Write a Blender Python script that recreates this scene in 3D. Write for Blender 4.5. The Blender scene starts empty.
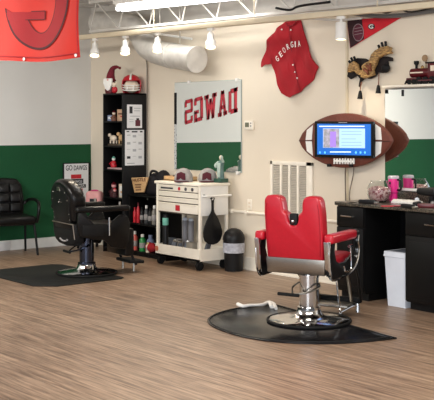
import bpy, bmesh, math, random
from mathutils import Vector, Matrix
random.seed(7)
SC = bpy.context.scene
COL = SC.collection
PI = math.pi

# ------------------------------------------------------------------ camera, sky, lights, exposure
# room axes: X runs along the long (right) wall away from the corner, -Y is out into the room, Z up; corner at the origin
CAMP = Vector((11.86, -7.446, 1.62))
cd = bpy.data.cameras.new('camera'); cam = bpy.data.objects.new('camera', cd); COL.objects.link(cam)
cam.location = CAMP
cam.rotation_euler = (PI/2, 0, math.atan2(.6306, -.7761) - PI/2)
cd.sensor_width = 36; cd.lens = 1030/434*36; cd.shift_y = -77/434; cd.clip_end = 200
SC.camera = cam
SC.view_settings.view_transform = 'Standard'; SC.view_settings.look = 'None'
SC.view_settings.exposure = 0.37; SC.view_settings.gamma = 1; SC.view_settings.use_curve_mapping = False
w = bpy.data.worlds.new('world'); SC.world = w; w.use_nodes = True
w.node_tree.nodes['Background'].inputs[0].default_value = (.80, .88, 1, 1)
w.node_tree.nodes['Background'].inputs[1].default_value = .85

def area(name, loc, target, sx, sy, power, color):
    l = bpy.data.lights.new(name, 'AREA'); l.shape = 'RECTANGLE'; l.size = sx; l.size_y = sy
    l.energy = power; l.color = color
    o = bpy.data.objects.new(name, l); COL.objects.link(o); o.location = loc
    o.rotation_euler = (Vector(target)-Vector(loc)).to_track_quat('-Z', 'Y').to_euler()
    return o
# daylight through the shop front behind the photographer
area('window_daylight', (11.5, -10.5, 1.9), (3.5, -1.0, .6), 5.0, 2.4, 300, (.88, .94, 1))
# rows of ceiling fluorescents further into the shop
area('ceiling_row_light', (8.0, -3.4, 2.98), (7.6, -3.0, 0), 3.4, .4, 120, (1, .95, .87))
area('ceiling_row_light', (2.4, -5.0, 2.98), (2.0, -4.0, 0), 3.0, .4, 120, (1, .95, .88))

# ------------------------------------------------------------------ pixel helpers (room points seen in the photograph)
F, YH, CX, HC = 1030, 123, 217, 1.62
UX, NX, C0 = (.6306, -.7761), (.7761, .6306), (-1.70, 13.9)
def _w(X, Y):
    dx, dy = X-C0[0], Y-C0[1]
    return dx*UX[0]+dy*UX[1], dx*NX[0]+dy*NX[1]
def PW(px, py, d=0):           # point at distance d from the right wall
    k = (px-CX)/F; nc = C0[0]*NX[0]+C0[1]*NX[1]-d
    Y = nc/(NX[0]*k+NX[1]); s, y = _w(k*Y, Y); return Vector((s, y, HC-(py-YH)/F*Y))
def PL(px, py, x=0):           # point on a plane parallel to the left wall
    k = (px-CX)/F; nc = C0[0]*UX[0]+C0[1]*UX[1]+x
    Y = nc/(UX[0]*k+UX[1]); s, y = _w(k*Y, Y); return Vector((s, y, HC-(py-YH)/F*Y))
def PF(px, py, z=0):           # point at height z
    Y = F*(HC-z)/(py-YH); s, y = _w((px-CX)/F*Y, Y); return Vector((s, y, z))

# ------------------------------------------------------------------ materials
def lin(c):
    return tuple(((v/255)/12.92 if v/255 <= .04045 else ((v/255+.055)/1.055)**2.4) for v in c)+(1,)
MATS = {}
def mat(name, rgb, rough=.5, metal=0, var=.06, scale=8, bump=0, coat=0, emis=None, estr=1, trans=0, ior=1.45, stretch=None, rgb2=None, vthr=None):
    if name in MATS: return MATS[name]
    m = bpy.data.materials.new(name); m.use_nodes = True; nt = m.node_tree; N = nt.nodes; L = nt.links
    b = N['Principled BSDF']
    tc = N.new('ShaderNodeTexCoord'); mp = N.new('ShaderNodeMapping'); nz = N.new('ShaderNodeTexNoise')
    L.new(tc.outputs['Object'], mp.inputs[0]); L.new(mp.outputs[0], nz.inputs['Vector'])
    if stretch: mp.inputs['Scale'].default_value = stretch
    nz.inputs['Scale'].default_value = scale; nz.inputs['Detail'].default_value = 4
    cr = N.new('ShaderNodeValToRGB'); L.new(nz.outputs['Fac'], cr.inputs[0])
    a = lin(rgb); c2 = lin(rgb2) if rgb2 else tuple(min(1, v*(1+var)) for v in a[:3])+(1,)
    c1 = a if rgb2 else tuple(v*(1-var) for v in a[:3])+(1,)
    cr.color_ramp.elements[0].color = c1; cr.color_ramp.elements[1].color = c2
    lo, hi = vthr or (.3, .7)
    cr.color_ramp.elements[0].position = lo; cr.color_ramp.elements[1].position = hi
    L.new(cr.outputs[0], b.inputs['Base Color'])
    b.inputs['Roughness'].default_value = rough; b.inputs['Metallic'].default_value = metal
    b.inputs['Coat Weight'].default_value = coat
    if max(rgb) < 35 and not metal: b.inputs['Specular IOR Level'].default_value = .22
    if trans: b.inputs['Transmission Weight'].default_value = trans; b.inputs['IOR'].default_value = ior
    if emis: b.inputs['Emission Color'].default_value = lin(emis); b.inputs['Emission Strength'].default_value = estr
    if bump:
        bp = N.new('ShaderNodeBump'); bp.inputs['Strength'].default_value = bump; bp.inputs['Distance'].default_value = .01
        L.new(nz.outputs['Fac'], bp.inputs['Height']); L.new(bp.outputs[0], b.inputs['Normal'])
    MATS[name] = m; return m

beige = mat('beige wall paint', (226, 214, 194), .75, var=.03, scale=1.5, bump=.05)
greyw = mat('grey white wall paint', (222, 221, 216), .75, var=.03, scale=1.2, bump=.05)
green = mat('dark green wall paint', (6, 76, 40), .85, var=.08, scale=2)
white = mat('white paint', (236, 234, 228), .5, var=.03)
cream = mat('cream enamel', (240, 232, 216), .4, var=.04)
creamrail = mat('cream rail paint', (214, 200, 172), .55, var=.08, scale=5)
deck = mat('grey ceiling deck', (206, 204, 200), .7, var=.1, scale=2)
upperm = mat('grey upper wall', (200, 196, 188), .8, var=.1, scale=3)
black = mat('black lacquer', (10, 10, 11), .45, var=.15)
blackm = mat('matt black', (20, 20, 21), .6, var=.15)
blackpl = mat('black plastic', (24, 24, 25), .4, var=.15)
leather = mat('black vinyl', (17, 16, 16), .3, var=.2, scale=40, bump=.1, coat=.06)
redv = mat('red vinyl', (176, 6, 32), .42, var=.05, scale=30, bump=.05, coat=.25)
chrome = mat('chrome', (205, 205, 205), .12, 1, var=.05)
steel = mat('brushed steel', (165, 160, 152), .3, 1, var=.1, scale=30, stretch=(1, 1, 12))
brownwood = mat('tan wood', (196, 158, 112), .55, var=.2, scale=12, stretch=(1, 1, 8))
ductm = mat('silver duct wrap', (204, 200, 192), .5, .15, var=.12, scale=9, bump=.3)
rubber = mat('rubber', (18, 18, 18), .7, var=.2)
redcloth = mat('red jersey cloth', (158, 6, 24), .85, var=.12, scale=6, bump=.2)
flagred = mat('bright red flag nylon', (204, 38, 22), .75, var=.06, scale=3, bump=.1)
flagdark = mat('dark red flag print', (158, 10, 22), .8, var=.06)
dline = mat('dark maroon outline', (74, 4, 12), .8)
paper = mat('printer paper', (226, 226, 226), .8, var=.03)
ink = mat('black ink', (40, 40, 44), .8)
redink = mat('red ink', (190, 30, 44), .7)
redpat = mat('red and black figured print', (212, 24, 48), .7, rgb2=(170, 20, 44), scale=6)
pinkm = mat('hot pink enamel', (236, 50, 140), .3, var=.05, coat=.3)
palepink = mat('pale pink', (224, 160, 158), .6, var=.1)
skin = mat('cream resin', (228, 212, 190), .5, var=.08)
darkred = mat('dark red resin', (84, 8, 20), .4, var=.2, scale=20)
whitepl = mat('white plastic', (214, 220, 230), .4, var=.03)
grime = mat('grey cloth', (150, 146, 144), .85, var=.15, scale=30)
whitecloth = mat('white cotton', (236, 232, 226), .9, var=.06, scale=20, bump=.3)
gold = mat('gold feather paint', (206, 164, 100), .65, rgb2=(62, 38, 22), scale=34, stretch=(1, 1, 4))
footb = mat('football brown leather', (102, 48, 34), .5, var=.15, scale=60, bump=.3)
bulb = mat('lit lamp face', (255, 235, 200), .5, emis=(255, 226, 178), estr=5)
tubem = mat('lit fluorescent tube', (255, 255, 255), .5, emis=(250, 252, 255), estr=3.2)
glassm = mat('clear glass', (245, 248, 248), .03, trans=1, ior=1.3)
candy = mat('wrapped pink candy', (226, 190, 184), .5, rgb2=(150, 60, 70), scale=45, vthr=(.45, .6))
granite = mat('speckled granite', (40, 36, 33), .3, rgb2=(150, 136, 116), scale=90, vthr=(.45, .72), coat=.3)
greenpl = mat('green bottle plastic', (30, 130, 60), .35, var=.1)
bluepl = mat('grey blue plastic', (120, 132, 160), .4, var=.1)
redpl = mat('red plastic', (190, 30, 44), .4, var=.1)
pinkcan = mat('coral spray can', (206, 92, 80), .35, var=.1)
tealm = mat('pale teal', (110, 180, 160), .5, var=.1)
spot = mat('spotted edge reflection', (200, 200, 198), .6, rgb2=(60, 60, 60), scale=60, vthr=(.55, .62))  # speckled bevel reflection of the mirror edge, put into the colour
matrub = mat('glossy black mat vinyl', (20, 20, 22), .2, var=.25, scale=5, bump=.04)
matdull = mat('dull black mat', (26, 27, 26), .62, var=.2, scale=10)

mirrorm = bpy.data.materials.new('mirror silvering'); mirrorm.use_nodes = True
_b = mirrorm.node_tree.nodes['Principled BSDF']; _b.inputs['Metallic'].default_value = 1; _b.inputs['Roughness'].default_value = .0
_b.inputs['Base Color'].default_value = (.92, .96, .94, 1)

def floor_material():
    m = bpy.data.materials.new('wood laminate planks'); m.use_nodes = True; nt = m.node_tree; N = nt.nodes; L = nt.links
    b = N['Principled BSDF']; tc = N.new('ShaderNodeTexCoord')
    br = N.new('ShaderNodeTexBrick'); L.new(tc.outputs['Object'], br.inputs['Vector'])
    br.inputs['Scale'].default_value = 1; br.inputs['Brick Width'].default_value = 1.2; br.inputs['Row Height'].default_value = .15
    br.inputs['Mortar Size'].default_value = .0012; br.offset = .37; br.inputs['Bias'].default_value = 0
    br.inputs['Color1'].default_value = lin((146, 123, 103)); br.inputs['Color2'].default_value = lin((133, 110, 91)); br.inputs['Mortar'].default_value = lin((98, 76, 60))
    mp = N.new('ShaderNodeMapping'); mp.inputs['Scale'].default_value = (1.2, 24, 1); L.new(tc.outputs['Object'], mp.inputs[0])
    nz = N.new('ShaderNodeTexNoise'); nz.inputs['Scale'].default_value = 1.6; nz.inputs['Detail'].default_value = 6; nz.inputs['Roughness'].default_value = .65
    L.new(mp.outputs[0], nz.inputs['Vector'])
    cr = N.new('ShaderNodeValToRGB'); cr.color_ramp.elements[0].position = .36; cr.color_ramp.elements[1].position = .64
    cr.color_ramp.elements[0].color = (.42, .38, .35, 1); cr.color_ramp.elements[1].color = (1.38, 1.38, 1.38, 1)
    L.new(nz.outputs['Fac'], cr.inputs[0])
    mx = N.new('ShaderNodeMix'); mx.data_type = 'RGBA'; mx.blend_type = 'MULTIPLY'; mx.inputs[0].default_value = 1; mx.clamp_result = False
    L.new(br.outputs['Color'], mx.inputs[6]); L.new(cr.outputs[0], mx.inputs[7]); L.new(mx.outputs[2], b.inputs['Base Color'])
    b.inputs['Roughness'].default_value = .42
    bp = N.new('ShaderNodeBump'); bp.inputs['Strength'].default_value = .12; bp.inputs['Distance'].default_value = .004
    L.new(nz.outputs['Fac'], bp.inputs['Height']); L.new(bp.outputs[0], b.inputs['Normal'])
    return m

# ------------------------------------------------------------------ mesh helpers
def BM(): return bmesh.new()
def _bev(bm, faces, r, seg=2, ang=25):
    if r <= 0: return
    es = set(e for f in faces for e in f.edges)
    es = [e for e in es if len(e.link_faces) == 2 and e.calc_face_angle(0) > math.radians(ang)]
    if es: bmesh.ops.bevel(bm, geom=es, offset=r, segments=seg, affect='EDGES', profile=.5, clamp_overlap=True)
def box(bm, c, s, bev=0, rot=None, seg=2):
    M = Matrix.Translation(c) @ (rot.to_4x4() if rot is not None else Matrix()) @ Matrix.Diagonal((s[0], s[1], s[2], 1))
    r = bmesh.ops.create_cube(bm, size=1, matrix=M)
    fs = set(f for v in r['verts'] for f in v.link_faces)
    _bev(bm, fs, bev, seg); return bm
def box2(bm, a, b, bev=0):
    a = Vector(a); b = Vector(b); return box(bm, (a+b)/2, [abs(v) for v in (b-a)], bev)
def cyl(bm, p0, p1, r0, r1=None, n=16):
    p0 = Vector(p0); p1 = Vector(p1); r1 = r0 if r1 is None else r1
    d = p1-p0; q = d.to_track_quat('Z', 'Y').to_matrix().to_4x4()
    bmesh.ops.create_cone(bm, cap_ends=True, segments=n, radius1=r0, radius2=max(r1, 1e-4), depth=d.length, matrix=Matrix.Translation((p0+p1)/2) @ q)
    return bm
def smoothpath(pts, k=5):
    P = [Vector(p) for p in pts]
    if len(P) < 3: return P
    out = []
    for i in range(len(P)-1):
        a = P[max(i-1, 0)]; b = P[i]; c = P[i+1]; d = P[min(i+2, len(P)-1)]
        for j in range(k):
            t = j/k
            out.append(.5*((2*b)+(c-a)*t+(2*a-5*b+4*c-d)*t*t+(3*b-a-3*c+d)*t**3))
    out.append(P[-1]); return out
def tube(bm, pts, r, n=8, smooth=True, closed=False):
    P = smoothpath(pts) if smooth else [Vector(p) for p in pts]
    if closed: P = P[:-1] if (P[0]-P[-1]).length < 1e-5 else P
    rings = []; up = Vector((0, 0, 1)); prev = None
    for i, p in enumerate(P):
        if closed: t = P[(i+1) % len(P)]-P[i-1]
        else: t = (P[min(i+1, len(P)-1)]-P[max(i-1, 0)])
        t.normalize()
        if prev is None:
            a = t.cross(up if abs(t.z) < .9 else Vector((1, 0, 0))).normalized()
        else:
            a = (prev - t*prev.dot(t)).normalized()
        prev = a; b = t.cross(a)
        rr = r(i/(len(P)-1)) if callable(r) else r
        rings.append([bm.verts.new(p+a*math.cos(2*PI*j/n)*rr+b*math.sin(2*PI*j/n)*rr) for j in range(n)])
    m = len(rings)
    for i in range(m if closed else m-1):
        A = rings[i]; B = rings[(i+1) % m]
        for j in range(n): bm.faces.new((A[j], A[(j+1) % n], B[(j+1) % n], B[j]))
    if not closed:
        bm.faces.new(rings[0][::-1]); bm.faces.new(rings[-1])
    return bm
def lathe(bm, prof, c=(0, 0, 0), n=24, M=None, sx=1, sy=1):
    c = Vector(c); rings = []; M = M or Matrix()
    for r, z in prof:
        if r < 1e-5: rings.append([bm.verts.new(c+M@Vector((0, 0, z)))])
        else: rings.append([bm.verts.new(c+M@Vector((r*sx*math.cos(2*PI*j/n), r*sy*math.sin(2*PI*j/n), z))) for j in range(n)])
    for A, B in zip(rings, rings[1:]):
        for j in range(n):
            k = (j+1) % n
            if len(A) == 1 and len(B) == 1: continue
            if len(A) == 1: bm.faces.new((A[0], B[j], B[k]))
            elif len(B) == 1: bm.faces.new((A[j], A[k], B[0]))
            else: bm.faces.new((A[j], A[k], B[k], B[j]))
    if len(rings[0]) > 1: bm.faces.new(rings[0][::-1])
    if len(rings[-1]) > 1: bm.faces.new(rings[-1])
    return bm
def ball(bm, c, r, n=16, rot=None):
    r = (r, r, r) if not hasattr(r, '__len__') else r
    M = Matrix.Translation(c) @ (rot.to_4x4() if rot is not None else Matrix()) @ Matrix.Diagonal((r[0], r[1], r[2], 1))
    bmesh.ops.create_uvsphere(bm, u_segments=n, v_segments=max(6, n*2//3), radius=1, matrix=M); return bm
def prism(bm, pts, off, bev=0, seg=2):     # pts: 3D outline; off: thickness vector
    pts = [Vector(p) for p in pts]; off = Vector(off)
    A = [bm.verts.new(p) for p in pts]; B = [bm.verts.new(p+off) for p in pts]
    n = len(pts); fs = [bm.faces.new(A), bm.faces.new(B[::-1])]
    for i in range(n): fs.append(bm.faces.new((A[(i+1) % n], A[i], B[i], B[(i+1) % n])))
    bmesh.ops.recalc_face_normals(bm, faces=fs)
    _bev(bm, fs, bev, seg); return bm
def cloth(bm, pts, off, wave, cuts=4):     # thin sheet with folds: outline filled, subdivided and pushed by wave(p)
    pts = [Vector(p) for p in pts]; vs = [bm.verts.new(p) for p in pts]
    f = bm.faces.new(vs); r = bmesh.ops.triangulate(bm, faces=[f])
    bmesh.ops.subdivide_edges(bm, edges=bm.edges[:], cuts=cuts, use_grid_fill=True)
    o = Vector(off).normalized()
    for v in bm.verts: v.co += o*wave(v.co)
    r = bmesh.ops.extrude_face_region(bm, geom=bm.faces[:])
    for v in [g for g in r['geom'] if isinstance(g, bmesh.types.BMVert)]: v.co += Vector(off)
    return bm
def obj(name, bm, m, parent=None, label=None, smooth=True):
    bmesh.ops.recalc_face_normals(bm, faces=bm.faces[:])
    for f in bm.faces: f.smooth = smooth
    for e in bm.edges:
        if len(e.link_faces) != 2 or e.calc_face_angle(0) > math.radians(38): e.smooth = False
    me = bpy.data.meshes.new(name); bm.to_mesh(me); bm.free()
    for x in (m if isinstance(m, (list, tuple)) else [m]): me.materials.append(x)
    o = bpy.data.objects.new(name, me); COL.objects.link(o)
    if parent is not None: o.parent = parent
    if label: o['label'] = label
    return o
def tag(o, label, cat, group=None):
    o['label'] = label; o['category'] = cat
    if group: o['group'] = group
    return o
def thing(name, label, cat, loc=(0, 0, 0), rz=0, group=None):
    o = bpy.data.objects.new(name, None); COL.objects.link(o); o.location = loc; o.rotation_euler = (0, 0, rz)
    o.empty_display_size = .1
    return tag(o, label, cat, group)
def struct(name, bm, m, parent=None, smooth=False):
    o = obj(name, bm, m, parent, smooth=smooth)
    if parent is None: o['kind'] = 'structure'
    return o
def text(name, s, m, parent, o, ax, ay, width, height, ext=.002, bold=.0, label=None):   # lettering as mesh: origin bottom-left o, axes ax, ay
    cu = bpy.data.curves.new(name, 'FONT'); cu.body = s; cu.size = 1; cu.offset = bold
    t = bpy.data.objects.new(name, cu); COL.objects.link(t)
    me = bpy.data.meshes.new_from_object(t.evaluated_get(bpy.context.evaluated_depsgraph_get()))
    bpy.data.objects.remove(t); bpy.data.curves.remove(cu)
    xs = [v.co.x for v in me.vertices]; ys = [v.co.y for v in me.vertices]
    x0, x1, y0, y1 = min(xs), max(xs), min(ys), max(ys)
    ax = Vector(ax); ay = Vector(ay); nz = ax.cross(ay).normalized(); o = Vector(o)
    bm = BM(); bm.from_mesh(me); bpy.data.meshes.remove(me)
    for v in bm.verts:
        v.co = o+ax*((v.co.x-x0)/(x1-x0)*width)+ay*((v.co.y-y0)/(y1-y0)*height)
    r = bmesh.ops.extrude_face_region(bm, geom=bm.faces[:])
    for v in [g for g in r['geom'] if isinstance(g, bmesh.types.BMVert)]: v.co += nz*ext
    return obj(name, bm, m, parent, label, smooth=False)
RX = lambda a: Matrix.Rotation(a, 3, 'X'); RY = lambda a: Matrix.Rotation(a, 3, 'Y'); RZ = lambda a: Matrix.Rotation(a, 3, 'Z')

# ------------------------------------------------------------------ room shell
bm = BM(); box2(bm, (-.2, -12, -.1), (14, .2, 0)); struct('floor', bm, floor_material())
bm = BM(); box2(bm, (0, 0, 0), (14, .15, 2.74)); struct('wall_right', bm, beige)
bm = BM(); box2(bm, (0, 0, 2.74), (14, .15, 3.25)); struct('trim_1', bm, upperm)
bm = BM()
G = 1.335
def quad(bm, a, b, c, d, mi):
    f = bm.faces.new([bm.verts.new(p) for p in (a, b, c, d)]); f.material_index = mi
box2(bm, (-.15, -12, 0), (0, .15, G)); k = len(bm.faces)
for f in bm.faces: f.material_index = 1
old = set(bm.faces); box2(bm, (-.15, -12, G), (0, .15, 2.8))
for f in bm.faces:
    if f not in old: f.material_index = 0
struct('wall_left', bm, [greyw, green])
bm = BM(); box2(bm, (-.15, -12, 2.8), (0, 0, 3.25)); struct('trim_2', bm, upperm)
bm = BM()          # corrugated deck
x = 0
prof = []
while x < 13.5:
    prof += [(x, 3.22), (x+.09, 3.22), (x+.12, 3.16), (x+.21, 3.16)]; x += .24
A = [bm.verts.new((px_, -12, z)) for px_, z in prof]; B = [bm.verts.new((px_, .1, z)) for px_, z in prof]
for i in range(len(prof)-1): bm.faces.new((A[i], A[i+1], B[i+1], B[i]))
A2 = [bm.verts.new((px_, y, 3.3)) for px_, y in ((0, -12), (prof[-1][0], -12), (prof[-1][0], .1), (0, .1))]; bm.faces.new(A2)
struct('ceiling', bm, deck)
bm = BM(); box2(bm, (0, -.016, 0), (5.1, -.001, .14)); box2(bm, (0, -.022, 0), (5.1, -.001, .02)); struct('baseboard_right', bm, cream)
bm = BM(); box2(bm, (.001, -8, 0), (.016, -.02, .125)); box2(bm, (.001, -8, 0), (.022, -.02, .02)); struct('baseboard_left', bm, white)
# pipe at chair-rail height
bm = BM(); tube(bm, [(2.6, -.03, .635), (4.9, -.03, .635)], .016, smooth=False)
for x in (3.0, 3.25, 3.75): box(bm, (x, -.03, .635), (.03, .045, .05), .004)
tag(obj('wall_pipe', bm, cream), 'cream conduit pipe running low along the beige wall behind the red chair', 'pipe')
# second wall of the shop front half: solid end wall far behind the counter
# ------------------------------------------------------------------ writing on the left wall, seen in the mirror
def slab(ch):      # block letters with slab serifs, unit box 0..1, list of quads
    t = .25; h = .15; R = []
    def bar(a, b, wd=t):
        a = Vector(a); b = Vector(b); n = Vector((-(b-a).y, (b-a).x)).normalized()*wd/2
        R.append([a+n, a-n, b-n, b+n])
    def sq(x0, y0, x1, y1): R.append([Vector((x0, y0)), Vector((x1, y0)), Vector((x1, y1)), Vector((x0, y1))])
    if ch == 'D':
        sq(0, 0, .45, h); sq(0, 1-h, .45, 1); sq(.08, 0, .38, 1); sq(.34, 0, .78, .17); sq(.34, .83, .78, 1); sq(.7, .08, 1, .92)
    if ch == 'A':
        bar((.2, 0), (.46, 1), .22); bar((.8, 0), (.54, 1), .22); sq(.25, .27, .75, .42); sq(0, 0, .4, h); sq(.6, 0, 1, h); sq(.35, .88, .65, 1)
    if ch == 'W':
        bar((.17, 1), (.3, 0), .2); bar((.3, 0), (.5, .8), .17); bar((.5, .8), (.7, 0), .17); bar((.83, 1), (.7, 0), .2); sq(0, 1-h, .34, 1); sq(.66, 1-h, 1, 1)
    if ch == 'G':
        sq(0, .08, .3, .92); sq(.1, 0, .9, .15); sq(.1, .85, .9, 1); sq(.7, 0, 1, .42); sq(.5, .34, 1, .47); sq(.76, .70, 1, .96)
    if ch == 'S':
        sq(.08, .86, .92, 1); sq(0, .5, .25, .95); sq(.06, .44, .94, .58); sq(.75, .05, 1, .52); sq(.08, 0, .92, .14); sq(.76, .72, 1, .93); sq(0, .07, .24, .28)
    return R
wd = thing('wall_lettering', 'red block letters reading DAWGS on the left wall, seen in the big mirror', 'sign', (0, 0, 0))
y = -2.62
for ch, lw in zip('DAWGS', (.175, .175, .225, .16, .145)):
    bm = BM(); bs = BM()
    f0 = (y+2.62)/1.08
    zb = 1.79-.20*f0; hh = .37-.03*f0
    for q in slab(ch):
        for B_, gx, dd in ((bm, 0, .003), (bs, .0, .006)):
            cen = sum(q, Vector((0, 0)))/4
            pp = []
            for v in q:
                vv = cen+(v-cen)*1.0 if B_ is bs else v+Vector(((.016 if v.x > cen.x else -.016), (.009 if v.y > cen.y else -.009)))
                pp.append((.001, y+vv.x*lw, zb+vv.y*hh-.25*vv.x*lw))
            prism(B_, pp, (dd if B_ is bm else dd, 0, 0))
    o = obj('letter_outline', bm, mat('dark red grey', (84, 34, 40), .8), wd, smooth=False); obj('letter', bs, redpat, o, smooth=False)
    y += lw+.03
# ------------------------------------------------------------------ ceiling steel, rail, duct
def lerp(a, b, t): return a+(b-a)*t
ra, rb = PF(80, 37.5, 2.66), PF(434, 4.5, 2.66)
rd = (rb-ra).normalized(); r0 = ra-rd*.75; r1 = rb+rd*1.2
ro = Matrix(((rd.x, -rd.y, 0), (rd.y, rd.x, 0), (0, 0, 1)))
tr = thing('track_rail', 'long cream track rail hung below the ceiling joist across the picture', 'light rail')
bm = BM(); box(bm, (r0+r1)/2, ((r1-r0).length, .06, .055), .006, ro); obj('rail', bm, creamrail, tr)
for t in (.3, .52, .74, .95):
    bm = BM(); cyl(bm, lerp(r0, r1, t), lerp(r0, r1, t)+Vector((0, 0, .5)), .006, n=6); obj('hanger_rod', bm, creamrail, tr)
def joist(off, zt, zb, label, s0=-1.5, s1=7):
    perp = Vector((-rd.y, rd.x, 0))
    j = thing('ceiling_joist', label, 'joist', (0, 0, 0))
    a = r0+perp*off
    pt = lambda s, z: Vector((a.x+rd.x*s, a.y+rd.y*s, z))
    m = mat('dusty white steel', (206, 202, 194), .6, var=.1)
    bm = BM(); box(bm, (pt(s0, zt)+pt(s1, zt))/2, (s1-s0, .05, .04), 0, ro); obj('top_chord', bm, m, j)
    bm = BM(); box(bm, (pt(s0, zb)+pt(s1, zb))/2, (s1-s0, .045, .03), 0, ro); obj('bottom_chord', bm, m, j)
    s = s0; up = False
    while s < s1-.4:
        bm = BM()
        p = pt(s, zb if not up else zt); q = pt(s+(.12 if not up else .42), zt if not up else zb)
        tube(bm, [p, q], .009, 6, smooth=False); obj('web_rod', bm, m, j); s += .12 if not up else .42; up = not up
    return j
joist(.16, 3.10, 2.74, 'white open web steel joist just above the cream track rail', .75, 6.9)
joist(1.15, 3.10, 2.80, 'grey open web steel joist nearest the beige wall above the duct', 1.0, 4.6) if False else None
ch = thing('ceiling_strip_light', 'long bright fluorescent strip light above the track rail', 'ceiling light')
la, lb = PF(120, 9, 2.93), PF(262, -6, 2.93)
ld = (lb-la).normalized(); lo = Matrix(((ld.x, -ld.y, 0), (ld.y, ld.x, 0), (0, 0, 1)))
bm = BM(); box(bm, (la+lb)/2+Vector((0, 0, .075)), ((lb-la).length+.1, .14, .05), .006, lo); obj('housing', bm, white, ch)
perp = Vector((-ld.y, ld.x, 0))
for s in (-.04, .04):
    bm = BM(); cyl(bm, la+perp*s, lb+perp*s, .028, n=12); obj('tube', bm, tubem, ch)
for p in (la, lb):
    bm = BM(); box(bm, p+Vector((0, 0, .02)), (.03, .13, .08), .004, lo); obj('socket', bm, white, ch)
for p in (lerp(la, lb, .2), lerp(la, lb, .8)):
    bm = BM(); cyl(bm, p+Vector((0, 0, .09)), p+Vector((0, 0, .24)), .006, n=6); obj('hanger_rod', bm, white, ch)
l = bpy.data.lights.new('strip_glow', 'AREA'); l.shape = 'RECTANGLE'; l.size = 1.8; l.size_y = .14; l.energy = 9; l.color = (1, .98, .94)
lo_ = bpy.data.objects.new('strip_glow', l); COL.objects.link(lo_); lo_.location = (la+lb)/2-Vector((0, 0, .04)); lo_.rotation_euler = (0, 0, math.atan2(ld.y, ld.x)); lo_.parent = ch
# duct
for_duct = None
du = thing('air_duct', 'fat silver round air duct with an elbow under the ceiling by the mirror', 'air duct')
dp = [PW(197, 59.5, .30), PW(180, 57, .30), PW(160, 53, .30), PW(147, 46, .30), PW(139, 32, .33), PW(124, 24, .38), PW(98, 23, .40)]
bm = BM(); tube(bm, dp, .145, 20); obj('duct_pipe', bm, ductm, du)
for t in (PW(196, 59.4, .30), PW(172, 55.7, .30)):
    bm = BM(); d = (dp[1]-dp[0]).normalized(); cyl(bm, t-d*.02, t+d*.02, .152, n=24); obj('duct_collar', bm, ductm, du)
for p in (dp[1], dp[2]):
    bm = BM(); cyl(bm, p+Vector((0, 0, .1)), p+Vector((0, 0, .72)), .006, n=6); obj('hanger_rod', bm, steel, du)
def pipe(name, pts, r, m, label, cat, sm=True):
    bm = BM(); tube(bm, pts, r, 8, smooth=sm); return tag(obj(name, bm, m), label, cat)
pipe('ceiling_pipe', [PW(120, 28, .6), PW(192, 39, .22)], .014, white, 'thin white pipe slanting below the rail past the silver duct', 'pipe', False)
pipe('ceiling_pipe', [PW(270, 18, .3), PW(300, 18, .2), PW(335, 20, .1), PW(362, 18, .06)], .012, white, 'thin white pipe sagging between the jersey and the pennant', 'pipe')
pipe('ceiling_conduit', [PW(352, 13, .06), PW(375, 16, .06), PW(400, 15.5, .06), PW(434, 11, .06), PW(470, 8, .06)], .02, mat('grey conduit', (110, 108, 106), .5), 'dark grey conduit along the wall top above the pennant', 'pipe')
pipe('ceiling_cable', [PW(362, 12, .12), PW(372, 8, .12), PW(386, 13, .12), PW(398, 9, .12), PW(412, 12, .12), PW(440, 6, .12)], .008, blackpl, 'loose black cable looping above the right end of the pennant', 'cable')
pipe('ceiling_cable', [PW(276, 8, .6), PW(290, 10, .6), PW(300, 6, .6), PW(330, 2, .6)], .012, blackpl, 'black cable draped over the joist above the jersey', 'cable')
pipe('wall_cable', [PW(145, 58, .1), PW(147, 64, .03), PW(147.2, 95, .03), PW(147.5, 200, .03)], .009, mat('grey cord', (120, 112, 100), .6), 'thin grey cable dropping from the duct beside the tall shelf', 'cable')
bm = BM(); a = PW(346.3, 10, .02); box2(bm, (a.x-.012, -.022, .64), (a.x+.012, -.001, 2.74), .002)
tag(obj('wall_raceway', bm, creamrail), 'narrow vertical cable raceway on the wall above and below the television', 'raceway')

# track heads
def track_head(px, py, label, tilt, wide=False):
    # rail point closest in image x
    best = min((lerp(r0, r1, i/400) for i in range(401)), key=lambda p: abs(proj(p)[0]-px))
    o = thing('track_light', label, 'track light', best-Vector((0, 0, .0275)), group=None)
    bm = BM(); box(bm, (0, 0, -.015), (.09, .035, .03), .004); obj('adapter', bm, white, o)
    bm = BM(); cyl(bm, (0, 0, -.03), (0, 0, -.075), .012, n=8); obj('stem', bm, white, o)
    R = RX(tilt[0]) @ RY(tilt[1])
    prof_ = [(0, 0), (.028, 0), (.036, -.01), (.036, -.07), (.055, -.10), (.06, -.165), (.053, -.165), (.05, -.15), (0, -.148)]
    if wide: prof_ = [(0, 0), (.046, 0), (.052, -.008), (.052, -.10), (.056, -.165), (.05, -.165), (.047, -.15), (0, -.148)]
    bm = BM(); lathe(bm, prof_, (0, 0, -.06), 20, R.to_4x4().to_3x3().to_4x4()); obj('lamp_head', bm, white, o)
    bm = BM(); lathe(bm, [(0, -.153), (.049, -.153), (.049, -.157), (0, -.16)], (0, 0, -.06), 20, R.to_4x4()); obj('lamp_face', bm, bulb, o)
    l = bpy.data.lights.new('spot_bulb', 'SPOT'); l.energy = 22; l.color = (1, .86, .66); l.spot_size = 1.9; l.spot_blend = .8; l.shadow_soft_size = .05
    q = bpy.data.objects.new('spot_bulb', l); COL.objects.link(q); q.parent = o; q.location = Vector((0, 0, -.06))+R@Vector((0, 0, -.19)); q.rotation_euler = R.to_euler()
def proj(p):
    X = C0[0]+p.x*UX[0]+p.y*NX[0]; Y = C0[1]+p.x*UX[1]+p.y*NX[1]
    return CX+F*X/Y, YH+F*(HC-p.z)/Y
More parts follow.
